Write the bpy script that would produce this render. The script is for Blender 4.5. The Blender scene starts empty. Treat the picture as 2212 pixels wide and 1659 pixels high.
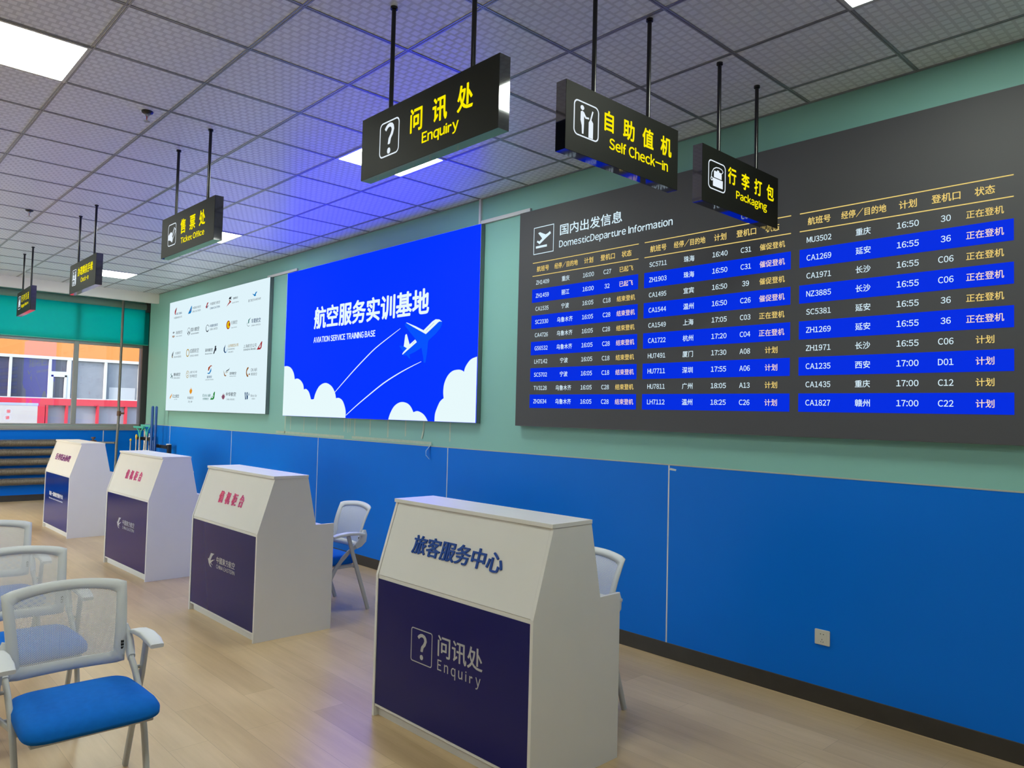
import bpy, bmesh, math, random
from mathutils import Matrix, Vector
random.seed(7)
S = bpy.context.scene
C = S.collection
PI = math.pi

# ---------------------------------------------------------------- camera, world, sun, exposure
CEIL = 3.507      # ceiling height
YW = 4.288        # face of the right wall
XF = -14.45       # face of the window wall
cam_d = bpy.data.cameras.new('camera')
cam_d.sensor_width = 36.0
cam_d.lens = 1625.0 / 2212.0 * 36.0
cam_d.clip_start = 0.05
cam = bpy.data.objects.new('camera', cam_d)
C.objects.link(cam)
_r = Vector((0.68316068, 0.72985359, 0.02460146))
_u = Vector((0.01314168, -0.04596978, 0.99885638))
_f = Vector((-0.73014984, 0.6820561, 0.04099624))
cam.matrix_world = Matrix(((_r.x, _u.x, -_f.x, 0.0), (_r.y, _u.y, -_f.y, 0.0), (_r.z, _u.z, -_f.z, 1.6), (0, 0, 0, 1)))
S.camera = cam

world = bpy.data.worlds.new('sky')
S.world = world
world.use_nodes = True
_nt = world.node_tree
_sky = _nt.nodes.new('ShaderNodeTexSky')
_sky.sky_type = 'NISHITA'
_sky.sun_disc = False
_sky.sun_elevation = math.radians(30)
_sky.sun_rotation = math.radians(165)
_nt.links.new(_sky.outputs[0], _nt.nodes['Background'].inputs[0])
_nt.nodes['Background'].inputs[1].default_value = 1.35

sun_d = bpy.data.lights.new('sun', 'SUN')
sun_d.energy = 6.0
sun_d.angle = math.radians(5.0)
sun_d.color = (1.0, 0.975, 0.95)
sun = bpy.data.objects.new('sun', sun_d)
C.objects.link(sun)
sun.rotation_euler = Vector((-0.25, 0.86, -0.43)).to_track_quat('-Z', 'Y').to_euler()

S.view_settings.view_transform = 'Standard'
S.view_settings.look = 'None'
S.view_settings.exposure = 0.0
S.view_settings.gamma = 1.0
S.view_settings.use_curve_mapping = False
LAMP = 28.0        # radiance of one ceiling panel

# ---------------------------------------------------------------- materials
def mat(name, col, rough=0.5, metal=0.0, spec=0.5, coat=0.0, emis=None, es=1.0):
    m = bpy.data.materials.new(name)
    m.use_nodes = True
    b = m.node_tree.nodes['Principled BSDF']
    b.inputs['Base Color'].default_value = (*col, 1)
    b.inputs['Roughness'].default_value = rough
    b.inputs['Metallic'].default_value = metal
    b.inputs['Specular IOR Level'].default_value = spec
    b.inputs['Coat Weight'].default_value = coat
    b.inputs['Coat Roughness'].default_value = 0.08
    if emis:
        b.inputs['Emission Color'].default_value = (*emis, 1)
        b.inputs['Emission Strength'].default_value = es
    return m

def bsdf(m):
    return m.node_tree.nodes['Principled BSDF']

def vary(m, col, amount=0.08, scale=3.0, stretch=(1, 1, 1), bump=0.0, bscale=200.0):
    """soft procedural unevenness of a plain surface colour"""
    nt = m.node_tree
    tc = nt.nodes.new('ShaderNodeTexCoord')
    mp = nt.nodes.new('ShaderNodeMapping')
    mp.inputs['Scale'].default_value = stretch
    no = nt.nodes.new('ShaderNodeTexNoise')
    no.inputs['Scale'].default_value = scale
    no.inputs['Detail'].default_value = 4
    rp = nt.nodes.new('ShaderNodeMix')
    rp.data_type = 'RGBA'
    rp.inputs[6].default_value = (*[c * (1 - amount) for c in col], 1)
    rp.inputs[7].default_value = (*[min(1, c * (1 + amount)) for c in col], 1)
    nt.links.new(tc.outputs['Object'], mp.inputs[0])
    nt.links.new(mp.outputs[0], no.inputs[0])
    nt.links.new(no.outputs[0], rp.inputs[0])
    nt.links.new(rp.outputs[2], bsdf(m).inputs['Base Color'])
    if bump:
        n2 = nt.nodes.new('ShaderNodeTexNoise')
        n2.inputs['Scale'].default_value = bscale
        bp = nt.nodes.new('ShaderNodeBump')
        bp.inputs['Strength'].default_value = bump
        bp.inputs['Distance'].default_value = 0.002
        nt.links.new(mp.outputs[0], n2.inputs[0])
        nt.links.new(n2.outputs[0], bp.inputs['Height'])
        nt.links.new(bp.outputs[0], bsdf(m).inputs['Normal'])
    return m

def vmat(name, col, rough=0.5, amount=0.06, scale=3.0, bump=0.0, bscale=200.0, **k):
    return vary(mat(name, col, rough, **k), col, amount, scale, (1, 1, 1), bump, bscale)

def glow(name, col, strength=1.0, base=(0.004, 0.004, 0.004)):
    return mat(name, base, 0.6, spec=0.0, emis=col, es=strength)

M = {}
M['green_wall'] = vmat('green_paint', (0.215, 0.47, 0.43), 0.55, 0.04, 1.2, 0.15, 60)
M['blue_panel'] = vmat('blue_panel', (0.0, 0.160, 0.72), 0.42, 0.05, 1.5, spec=0.16)
M['pale_wall'] = vmat('pale_wall', (0.80, 0.80, 0.78), 0.6, 0.04, 1.2)
M['white_strip'] = mat('white_plastic_strip', (0.62, 0.63, 0.66), 0.4)
M['baseboard'] = vmat('baseboard_brown', (0.035, 0.031, 0.027), 0.45, 0.3, 9)
M['fascia'] = vmat('fascia_white', (0.85, 0.85, 0.84), 0.5, 0.03, 2)
M['cap_strip'] = mat('cap_strip', (0.40, 0.42, 0.38), 0.45)
M['grid'] = mat('ceiling_grid_metal', (0.30, 0.31, 0.35), 0.3, 0.55)
M['diffuser'] = mat('lit_diffuser', (0.8, 0.8, 0.8), 0.5, emis=(0.93, 1.0, 0.86), es=LAMP)
M['lamp_frame'] = mat('lamp_frame', (0.55, 0.58, 0.58), 0.35, 0.3)
M['white_lam'] = vmat('white_laminate', (0.70, 0.69, 0.67), 0.42, 0.03, 5)
M['navy'] = mat('navy_vinyl', (0.007, 0.008, 0.11), 0.16, spec=0.22)
M['navy_blue'] = mat('blue_vinyl', (0.002, 0.022, 0.20), 0.16, spec=0.4)
M['silver_print'] = mat('silver_print', (0.42, 0.42, 0.45), 0.4)
M['white_print'] = mat('white_print', (0.75, 0.75, 0.78), 0.4)
M['blue_letter'] = mat('blue_acrylic_letter', (0.002, 0.055, 0.32), 0.25)
M['pink_letter'] = mat('pink_mirror_letter', (0.90, 0.15, 0.40), 0.15, 0.65)
M['purple_letter'] = mat('purple_mirror_letter', (0.38, 0.09, 0.33), 0.15, 0.6)
M['sign_black'] = mat('black_mirror_steel', (0.22, 0.22, 0.235), 0.045, 1.0)
M['sign_face'] = vmat('dark_sign_acrylic', (0.011, 0.0115, 0.0095), 0.5, 0.05, 6, spec=0.12)
M['rod'] = mat('black_rod', (0.008, 0.008, 0.011), 0.22)
M['lit_yellow'] = glow('lit_yellow', (0.96, 0.83, 0.0), 1.0)
M['lit_white'] = glow('lit_white', (0.80, 0.88, 0.96), 1.0)
M['board_dark'] = mat('led_board_dark', (0.048, 0.048, 0.053), 0.55, spec=0.3, emis=(0.05, 0.055, 0.062), es=0.25)
M['led_blue'] = glow('led_row_blue', (0.0, 0.026, 0.76), 1.0)
M['led_white'] = glow('led_white', (0.72, 0.90, 1.0), 1.0)
M['led_gold'] = glow('led_gold', (0.88, 0.66, 0.20), 1.0)
M['led_peach'] = glow('led_peach', (0.95, 0.72, 0.58), 1.0)
M['screen_blue'] = glow('screen_blue', (0.0, 0.034, 4.0), 1.0)
M['screen_white'] = glow('screen_white', (0.80, 0.95, 0.97), 1.0)
M['screen_plane'] = glow('screen_plane_blue', (0.0, 0.085, 4.0), 1.0)
M['lightbox_white'] = glow('lightbox_white', (0.74, 0.90, 0.96), 1.0)
M['box_side'] = mat('lightbox_edge', (0.16, 0.20, 0.21), 0.4, 0.3)
M['frame_white'] = mat('window_sash_white', (0.36, 0.345, 0.33), 0.4)
M['alu'] = vmat('window_aluminium', (0.33, 0.34, 0.32), 0.4, 0.05, 4, metal=0.3)
M['dark_jamb'] = mat('dark_jamb', (0.06, 0.065, 0.07), 0.45)
M['pipe_green'] = vmat('green_pipe_paint', (0.03, 0.085, 0.07), 0.4, 0.2, 14)
M['pipe_grey'] = vmat('grey_pipe_paint', (0.19, 0.19, 0.18), 0.4, 0.15, 20)
M['rust'] = vmat('rusty_brass', (0.14, 0.07, 0.04), 0.6, 0.5, 60)
M['radiator'] = vmat('radiator_fins', (0.27, 0.235, 0.195), 0.40, 0.25, 30, metal=0.35)
M['chair_grey'] = vmat('chair_plastic', (0.64, 0.66, 0.67), 0.42, 0.03, 8)
M['chair_leg'] = mat('chair_leg_paint', (0.47, 0.475, 0.46), 0.36, spec=0.5)
M['chair_blue'] = vmat('blue_fabric', (0.001, 0.14, 0.58), 0.85, 0.12, 40, 0.35, 900, spec=0.2)
M['socket'] = mat('socket_plastic', (0.60, 0.59, 0.53), 0.35)
M['hole'] = mat('black_hole', (0.006, 0.006, 0.006), 0.6)
M['black_plastic'] = mat('black_plastic', (0.012, 0.012, 0.014), 0.4)
M['teal_plastic'] = mat('teal_plastic', (0.06, 0.50, 0.42), 0.35)
M['blue_handle'] = mat('blue_handle', (0.003, 0.06, 0.27), 0.35)
M['steel'] = mat('steel_tube', (0.42, 0.43, 0.44), 0.3, 0.7)
M['white_sleeve'] = mat('white_sleeve', (0.75, 0.77, 0.78), 0.4)
M['yellow_plastic'] = mat('yellow_plastic', (0.75, 0.48, 0.03), 0.4)
M['red_bulb'] = mat('sprinkler_red', (0.35, 0.03, 0.03), 0.2)
M['tape'] = vmat('yellowed_tape', (0.40, 0.50, 0.40), 0.5, 0.15, 30)
M['clear_tape'] = mat('loose_tape', (0.50, 0.58, 0.62), 0.3)
M['orange_wall'] = vmat('orange_render', (0.43, 0.135, 0.024), 0.8, 0.05, 1.5)
M['red_paint'] = vmat('red_paint', (0.36, 0.006, 0.017), 0.6, 0.06, 2)
M['frost'] = vmat('frosted_pane', (0.19, 0.17, 0.19), 0.6, 0.1, 3)
M['dusk_glass'] = vmat('dark_window_glass', (0.03, 0.026, 0.055), 0.25, 0.3, 1.4)
M['curtain'] = vmat('grey_curtain', (0.14, 0.14, 0.155), 0.7, 0.18, 7)
M['pale_blind'] = mat('pale_blind', (0.28, 0.27, 0.27), 0.6)
M['paper'] = vmat('notice_paper', (0.40, 0.35, 0.325), 0.6, 0.03, 4)
M['lilac'] = mat('notice_strip', (0.30, 0.32, 0.55), 0.5)
M['seal_red'] = mat('seal_red', (0.65, 0.05, 0.07), 0.5)
M['seal_grey'] = mat('seal_grey', (0.45, 0.38, 0.42), 0.5)
M['print_grey'] = mat('print_grey', (0.40, 0.33, 0.31), 0.6)
M['asphalt'] = vmat('asphalt', (0.42, 0.40, 0.38), 0.9, 0.1, 2)
M['seam'] = mat('panel_gap', (0.02, 0.02, 0.025), 0.6)

def blind_material():
    m = bpy.data.materials.new('teal_blind_fabric')
    m.use_nodes = True
    nt = m.node_tree
    b = bsdf(m)
    b.inputs['Base Color'].default_value = (0.0, 0.66, 0.66, 1)
    b.inputs['Roughness'].default_value = 0.4
    tl = nt.nodes.new('ShaderNodeBsdfTranslucent')
    tl.inputs[0].default_value = (0.0, 0.95, 0.97, 1)
    mx = nt.nodes.new('ShaderNodeMixShader')
    mx.inputs[0].default_value = 0.75
    nt.links.new(b.outputs[0], mx.inputs[1])
    nt.links.new(tl.outputs[0], mx.inputs[2])
    nt.links.new(mx.outputs[0], nt.nodes['Material Output'].inputs[0])
    return m
M['teal_blind'] = blind_material()

def glass_material():
    m = bpy.data.materials.new('window_glass')
    m.use_nodes = True
    nt = m.node_tree
    nt.nodes.remove(bsdf(m))
    tr = nt.nodes.new('ShaderNodeBsdfTransparent')
    tr.inputs[0].default_value = (0.93, 0.95, 0.94, 1)
    gl = nt.nodes.new('ShaderNodeBsdfGlossy')
    gl.inputs['Roughness'].default_value = 0.0
    fr = nt.nodes.new('ShaderNodeFresnel')
    fr.inputs[0].default_value = 1.45
    mx = nt.nodes.new('ShaderNodeMixShader')
    nt.links.new(fr.outputs[0], mx.inputs[0])
    nt.links.new(tr.outputs[0], mx.inputs[1])
    nt.links.new(gl.outputs[0], mx.inputs[2])
    nt.links.new(mx.outputs[0], nt.nodes['Material Output'].inputs[0])
    return m
M['glass'] = glass_material()

def mesh_fabric():
    """open knitted back mesh: a fine dot grid of holes"""
    m = bpy.data.materials.new('chair_back_mesh')
    m.use_nodes = True
    nt = m.node_tree
    b = bsdf(m)
    b.inputs['Base Color'].default_value = (0.74, 0.75, 0.77, 1)
    b.inputs['Roughness'].default_value = 0.7
    tc = nt.nodes.new('ShaderNodeTexCoord')
    sp = nt.nodes.new('ShaderNodeSeparateXYZ')
    nt.links.new(tc.outputs['Object'], sp.inputs[0])
    def wave(out_a, out_b, sign):
        ad = nt.nodes.new('ShaderNodeMath'); ad.operation = 'ADD' if sign > 0 else 'SUBTRACT'
        nt.links.new(out_a, ad.inputs[0]); nt.links.new(out_b, ad.inputs[1])
        mu = nt.nodes.new('ShaderNodeMath'); mu.operation = 'MULTIPLY'; mu.inputs[1].default_value = 2 * PI / 0.0072
        nt.links.new(ad.outputs[0], mu.inputs[0])
        si = nt.nodes.new('ShaderNodeMath'); si.operation = 'SINE'
        nt.links.new(mu.outputs[0], si.inputs[0])
        return si.outputs[0]
    a = wave(sp.outputs[1], sp.outputs[2], 1)
    c = wave(sp.outputs[1], sp.outputs[2], -1)
    su = nt.nodes.new('ShaderNodeMath'); su.operation = 'ADD'
    nt.links.new(a, su.inputs[0]); nt.links.new(c, su.inputs[1])
    gt = nt.nodes.new('ShaderNodeMath'); gt.operation = 'GREATER_THAN'; gt.inputs[1].default_value = 0.55
    nt.links.new(su.outputs[0], gt.inputs[0])
    tr = nt.nodes.new('ShaderNodeBsdfTransparent')
    mx = nt.nodes.new('ShaderNodeMixShader')
    nt.links.new(gt.outputs[0], mx.inputs[0])
    nt.links.new(b.outputs[0], mx.inputs[1])
    nt.links.new(tr.outputs[0], mx.inputs[2])
    nt.links.new(mx.outputs[0], nt.nodes['Material Output'].inputs[0])
    return m
M['back_mesh'] = mesh_fabric()

def floor_material():
    m = bpy.data.materials.new('vinyl_plank_floor')
    m.use_nodes = True
    nt = m.node_tree
    N, L = nt.nodes.new, nt.links.new
    b = bsdf(m)
    tc = N('ShaderNodeTexCoord')
    br = N('ShaderNodeTexBrick')
    br.offset = 0.37
    br.inputs['Scale'].default_value = 1.0
    br.inputs['Brick Width'].default_value = 1.22
    br.inputs['Row Height'].default_value = 0.185
    br.inputs['Mortar Size'].default_value = 0.0012
    br.inputs['Mortar Smooth'].default_value = 0.6
    br.inputs['Bias'].default_value = 0.0
    br.inputs['Color1'].default_value = (0.0, 0.0, 0.0, 1)
    br.inputs['Color2'].default_value = (1, 1, 1, 1)
    br.inputs['Mortar'].default_value = (0.3, 0.3, 0.3, 1)
    L(tc.outputs['Object'], br.inputs[0])
    mp = N('ShaderNodeMapping'); mp.inputs['Scale'].default_value = (0.9, 11, 1)
    L(tc.outputs['Object'], mp.inputs[0])
    g = N('ShaderNodeTexNoise'); g.inputs['Scale'].default_value = 2.2; g.inputs['Detail'].default_value = 7; g.inputs['Roughness'].default_value = 0.65
    L(mp.outputs[0], g.inputs[0])
    mp2 = N('ShaderNodeMapping'); mp2.inputs['Scale'].default_value = (0.9, 4, 1)
    L(tc.outputs['Object'], mp2.inputs[0])
    g2 = N('ShaderNodeTexNoise'); g2.inputs['Scale'].default_value = 1.4; g2.inputs['Detail'].default_value = 3
    L(mp2.outputs[0], g2.inputs[0])
    m1 = N('ShaderNodeMath'); m1.operation = 'MULTIPLY_ADD'; m1.inputs[1].default_value = 0.20
    L(br.outputs[0], m1.inputs[0])
    m2 = N('ShaderNodeMath'); m2.operation = 'MULTIPLY_ADD'; m2.inputs[1].default_value = 0.40
    L(g.outputs[0], m2.inputs[0])
    m3 = N('ShaderNodeMath'); m3.operation = 'MULTIPLY'; m3.inputs[1].default_value = 0.45
    L(g2.outputs[0], m3.inputs[0])
    L(m3.outputs[0], m2.inputs[2]); L(m2.outputs[0], m1.inputs[2])
    cr = N('ShaderNodeValToRGB')
    cr.color_ramp.elements[0].position = 0.28; cr.color_ramp.elements[0].color = (0.41, 0.275, 0.135, 1)
    cr.color_ramp.elements[1].position = 0.85; cr.color_ramp.elements[1].color = (0.70, 0.52, 0.31, 1)
    L(m1.outputs[0], cr.inputs[0])
    mm = N('ShaderNodeMix'); mm.data_type = 'RGBA'
    mm.inputs[7].default_value = (0.20, 0.135, 0.08, 1)
    ms = N('ShaderNodeMath'); ms.operation = 'MULTIPLY'; ms.inputs[1].default_value = 0.55
    L(br.outputs['Fac'], ms.inputs[0]); L(ms.outputs[0], mm.inputs[0])
    L(cr.outputs[0], mm.inputs[6]); L(mm.outputs[2], b.inputs['Base Color'])
    rr = N('ShaderNodeMath'); rr.operation = 'MULTIPLY_ADD'; rr.inputs[1].default_value = 0.05; rr.inputs[2].default_value = 0.27
    L(g.outputs[0], rr.inputs[0]); L(rr.outputs[0], b.inputs['Roughness'])
    bp = N('ShaderNodeBump'); bp.inputs['Strength'].default_value = 0.035; bp.inputs['Distance'].default_value = 0.002
    L(g.outputs[0], bp.inputs['Height']); L(bp.outputs[0], b.inputs['Normal'])
    return m
M['floor'] = floor_material()

def ceiling_material():
    """film-faced gypsum tiles embossed with a staggered pattern of small squares"""
    m = bpy.data.materials.new('ceiling_tile_film')
    m.use_nodes = True
    nt = m.node_tree
    N, L = nt.nodes.new, nt.links.new
    b = bsdf(m)
    tc = N('ShaderNodeTexCoord')
    mp = N('ShaderNodeMapping'); mp.inputs['Rotation'].default_value = (0, 0, PI / 2)
    L(tc.outputs['Object'], mp.inputs[0])
    br = N('ShaderNodeTexBrick')
    br.offset = 0.5
    br.inputs['Scale'].default_value = 1.0
    br.inputs['Brick Width'].default_value = 0.05
    br.inputs['Row Height'].default_value = 0.05
    br.inputs['Mortar Size'].default_value = 0.0075
    br.inputs['Mortar Smooth'].default_value = 0.1
    br.inputs['Color1'].default_value = (0.73, 0.79, 0.88, 1)
    br.inputs['Color2'].default_value = (0.69, 0.75, 0.84, 1)
    br.inputs['Mortar'].default_value = (0.56, 0.61, 0.69, 1)
    L(mp.outputs[0], br.inputs[0])
    L(br.outputs[0], b.inputs['Base Color'])
    ro = N('ShaderNodeMath'); ro.operation = 'MULTIPLY_ADD'; ro.inputs[1].default_value = 0.25; ro.inputs[2].default_value = 0.30
    L(br.outputs['Fac'], ro.inputs[0]); L(ro.outputs[0], b.inputs['Roughness'])
    b.inputs['Specular IOR Level'].default_value = 0.9
    return m
M['ceiling'] = ceiling_material()

# ---------------------------------------------------------------- mesh helpers
TF = {}           # object name -> world matrix of things and parts

class MB:
    """collects shapes and links them as ONE mesh object"""
    def __init__(self):
        self.v, self.f, self.mi, self.sm = [], [], [], []
        self.cur = 0
    def add(self, vs, fs, smooth=False):
        o = len(self.v)
        self.v += [tuple(p) for p in vs]
        for f in fs:
            self.f.append([i + o for i in f]); self.mi.append(self.cur); self.sm.append(smooth)
        return self
    def box(self, a, b):
        x0, y0, z0 = [min(p, q) for p, q in zip(a, b)]; x1, y1, z1 = [max(p, q) for p, q in zip(a, b)]
        return self.add([(x0, y0, z0), (x1, y0, z0), (x1, y1, z0), (x0, y1, z0), (x0, y0, z1), (x1, y0, z1), (x1, y1, z1), (x0, y1, z1)],
                        [(0, 3, 2, 1), (4, 5, 6, 7), (0, 1, 5, 4), (1, 2, 6, 5), (2, 3, 7, 6), (3, 0, 4, 7)])
    def prism(self, pts, fn, d0, d1):
        """polygon pts (a,b) pushed from depth d0 to d1; fn(a,b,d)->xyz"""
        n = len(pts)
        vs = [fn(a, b, d0) for a, b in pts] + [fn(a, b, d1) for a, b in pts]
        fs = [list(range(n))[::-1], list(range(n, 2 * n))] + [(i, (i + 1) % n, n + (i + 1) % n, n + i) for i in range(n)]
        return self.add(vs, fs)
    def flat(self, pts, fn, d):
        return self.add([fn(a, b, d) for a, b in pts], [list(range(len(pts)))])
    def tube(self, path, r, n=12, caps=True, rs=None):
        P_ = [Vector(p) for p in path]
        rings = []
        prev = None
        for i, p in enumerate(P_):
            t = (P_[min(i + 1, len(P_) - 1)] - P_[max(i - 1, 0)]).normalized()
            a = prev if prev is not None else (Vector((0, 0, 1)) if abs(t.z) < 0.9 else Vector((1, 0, 0)))
            a = (a - t * a.dot(t)).normalized(); prev = a
            b = t.cross(a)
            rr = rs[i] if rs else r
            rings.append([p + a * (math.cos(2 * PI * k / n) * rr) + b * (math.sin(2 * PI * k / n) * rr) for k in range(n)])
        return self.rings(rings, caps)
    def rings(self, rings, caps=True, smooth=True):
        n = len(rings[0]); o = []
        vs = [p for r in rings for p in r]
        fs = [(i * n + k, i * n + (k + 1) % n, (i + 1) * n + (k + 1) % n, (i + 1) * n + k) for i in range(len(rings) - 1) for k in range(n)]
        self.add(vs, fs, smooth)
        if caps:
            m = len(rings) - 1
            self.add(rings[0], [list(range(n))[::-1]]); self.add(rings[m], [list(range(n))])
        return self
    def strap(self, path, wa, wb, lat=(0, 1, 0), n=16, e=3.2):
        """sweep a rounded-rectangle section; wa half size in the bend plane, wb half size along lat"""
        P_ = [Vector(p) for p in path]; L_ = Vector(lat)
        rings = []
        for i, p in enumerate(P_):
            t = (P_[min(i + 1, len(P_) - 1)] - P_[max(i - 1, 0)]).normalized()
            l = (L_ - t * L_.dot(t)).normalized(); a = t.cross(l)
            A = wa[i] if isinstance(wa, (list, tuple)) else wa
            B = wb[i] if isinstance(wb, (list, tuple)) else wb
            ring = []
            for k in range(n):
                c, s = math.cos(2 * PI * (k + .5) / n), math.sin(2 * PI * (k + .5) / n)
                ring.append(p + a * (A * math.copysign(abs(c) ** (2 / e), c)) + l * (B * math.copysign(abs(s) ** (2 / e), s)))
            rings.append(ring)
        return self.rings(rings)
    def disc(self, c, r, fn, d, n=24, r2=None, a0=0, a1=2 * PI):
        """flat disc (or ring when r2 given) in plane fn, ry may differ: r=(rx,ry)"""
        rx, ry = r if isinstance(r, tuple) else (r, r)
        if r2 is None:
            return self.flat([(c[0] + rx * math.cos(2 * PI * k / n), c[1] + ry * math.sin(2 * PI * k / n)) for k in range(n)], fn, d)
        qx, qy = r2 if isinstance(r2, tuple) else (r2, r2)
        vs = []; fs = []
        for k in range(n + 1):
            t = a0 + (a1 - a0) * k / n
            vs += [fn(c[0] + rx * math.cos(t), c[1] + ry * math.sin(t), d), fn(c[0] + qx * math.cos(t), c[1] + qy * math.sin(t), d)]
        for k in range(n):
            fs.append((2 * k, 2 * k + 2, 2 * k + 3, 2 * k + 1))
        return self.add(vs, fs)
    def stroke(self, pts, w, fn, d):
        """flat ribbon of width w (or list of widths) along 2D points"""
        vs = []; n = len(pts)
        for i, p in enumerate(pts):
            q0, q1 = pts[max(i - 1, 0)], pts[min(i + 1, n - 1)]
            tx, ty = q1[0] - q0[0], q1[1] - q0[1]; l = math.hypot(tx, ty) or 1
            W = (w[i] if isinstance(w, (list, tuple)) else w) / 2
            vs += [fn(p[0] - ty / l * W, p[1] + tx / l * W, d), fn(p[0] + ty / l * W, p[1] - tx / l * W, d)]
        return self.add(vs, [(2 * i, 2 * i + 2, 2 * i + 3, 2 * i + 1) for i in range(n - 1)])
    def text(self, s, bx, fn, d, bold=0.0, thick=0.0):
        """lettering fitted into the box bx=(u0,u1,v0,v1) of plane fn"""
        vs, fs = glyphs(s, bold, thick > 0)
        u0, u1, v0, v1 = bx
        return self.add([fn(u0 + (u1 - u0) * x, v0 + (v1 - v0) * y, d + (thick or 1.0) * z) for x, y, z in vs], fs)
    def build(self, name, mats, parent=None, world=False, bevel=0.0, sub=0, smooth_all=False):
        me = bpy.data.meshes.new(name)
        vs = self.v
        base = TF.get(parent.name) if parent else None
        if world and parent:
            inv = base.inverted()
            vs = [inv @ Vector(p) for p in vs]
        me.from_pydata([tuple(p) for p in vs], [], self.f)
        for m in (mats if isinstance(mats, (list, tuple)) else [mats]):
            me.materials.append(M[m] if isinstance(m, str) else m)
        for p, i, s in zip(me.polygons, self.mi, self.sm):
            p.material_index = i; p.use_smooth = s or smooth_all
        bm = bmesh.new(); bm.from_mesh(me)
        bmesh.ops.recalc_face_normals(bm, faces=bm.faces) if not getattr(self, 'keep', False) else None
        bm.to_mesh(me); bm.free()
        o = bpy.data.objects.new(name, me)
        C.objects.link(o)
        if parent:
            o.parent = parent
            TF[o.name] = base.copy()
        else:
            TF[o.name] = Matrix.Identity(4)
        if bevel:
            b = o.modifiers.new('bevel', 'BEVEL'); b.width = bevel; b.segments = 2; b.limit_method = 'ANGLE'; b.angle_limit = math.radians(40)
        if sub:
            s_ = o.modifiers.new('sub', 'SUBSURF'); s_.levels = sub; s_.render_levels = sub
        return o

_ch = {}
def char_mesh(s, thick):
    """outline of one character from Blender's built-in font (em units)"""
    k = (s, thick)
    if k not in _ch:
        c = bpy.data.curves.new('lettering', 'FONT')
        plain = s in 'Iilfjtr'                  # narrow letters keep their plain form
        c.body = chr(ord(s) + 0xFEE0) if 32 < ord(s) < 127 and not plain else s
        c.size = 1.06 if plain else 1.0
        c.resolution_u = 3
        if thick:
            c.extrude = 0.5
        o = bpy.data.objects.new('lettering', c)
        C.objects.link(o)
        me = bpy.data.meshes.new_from_object(o.evaluated_get(bpy.context.evaluated_depsgraph_get()))
        _ch[k] = ([v.co.copy() for v in me.vertices], [list(p.vertices) for p in me.polygons])
        C.objects.unlink(o)
        bpy.data.objects.remove(o); bpy.data.curves.remove(c); bpy.data.meshes.remove(me)
    return _ch[k]

_gl = {}
def glyphs(s, bold, thick):
    """a string laid out as a unit-box mesh"""
    k = (s, bold, thick)
    if k in _gl:
        return _gl[k]
    v0, f0, x = [], [], 0.0
    for i, ch in enumerate(s):
        if ch == ' ':
            x += 0.52 if ord(s[i - 1]) > 255 else 0.26
            continue
        cv, cf = char_mesh(ch, thick)
        n_ = len(v0)
        if ord(ch) > 255:
            sh, adv = x, 1.0
        else:
            a, b = min(v.x for v in cv), max(v.x for v in cv)
            sh, adv = x - a + 0.05, b - a + 0.10
        v0 += [Vector((v.x + sh, v.y, v.z)) for v in cv]
        f0 += [[q + n_ for q in f] for f in cf]
        x += adv
    vs, fs = v0, f0
    if bold:                                   # heavier strokes: the outline repeated a little to each side
        vs, fs = [], []
        for i, (dx, dy) in enumerate(((0, 0), (1, 0), (-1, 0), (0, 0.8), (0, -0.8), (0.7, 0.6), (-0.7, 0.6), (0.7, -0.6), (-0.7, -0.6))):
            n_ = len(vs)
            vs += [Vector((v.x + dx * bold, v.y + dy * bold, v.z * (1 - 0.004 * i) if thick else v.z + 0.00002 * i)) for v in v0]
            fs += [[q + n_ for q in f] for f in f0]
    x0, x1 = min(v.x for v in vs), max(v.x for v in vs); y0, y1 = min(v.y for v in vs), max(v.y for v in vs)
    r = ([((v.x - x0) / (x1 - x0), (v.y - y0) / (y1 - y0), v.z + 0.5 if thick else v.z) for v in vs], fs)
    _gl[k] = r
    return r

def lettered(name, s, bx, fn, d, bold, thick, m, parent):
    """spaced-out characters, each a part of its own, together filling the box bx"""
    x, items = 0.0, []
    for ch in s:
        if ch == ' ':
            x += 0.52
            continue
        cv, _f = char_mesh(ch, thick > 0)
        items.append((ch, x + min(v.x for v in cv), x + max(v.x for v in cv), min(v.y for v in cv), max(v.y for v in cv)))
        x += 1.0
    X0_, X1_, Y0_, Y1_ = min(i[1] for i in items), max(i[2] for i in items), min(i[3] for i in items), max(i[4] for i in items)
    u0, u1, v0, v1 = bx
    su, sv = (u1 - u0) / (X1_ - X0_), (v1 - v0) / (Y1_ - Y0_)
    for ch, a, b, e, f in items:
        MB().text(ch, (u0 + (a - X0_) * su, u0 + (b - X0_) * su, v0 + (e - Y0_) * sv, v0 + (f - Y0_) * sv), fn, d, bold, thick).build(name, m, parent)

def thing(name, label, cat, loc=(0, 0, 0), rz=0.0, group=None):
    o = bpy.data.objects.new(name, None)
    o.empty_display_size = 0.1
    C.objects.link(o)
    o.location = loc; o.rotation_euler = (0, 0, rz)
    TF[o.name] = Matrix.Translation(loc) @ Matrix.Rotation(rz, 4, 'Z')
    return tag(o, label, cat, group)

def tag(o, label=None, cat=None, group=None, kind=None):
    if label: o['label'] = label
    if cat: o['category'] = cat
    if group: o['group'] = group
    if kind: o['kind'] = kind
    return o

def struct(name, mb, m, **k):
    return tag(mb.build(name, m, **k), kind='structure')

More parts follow.
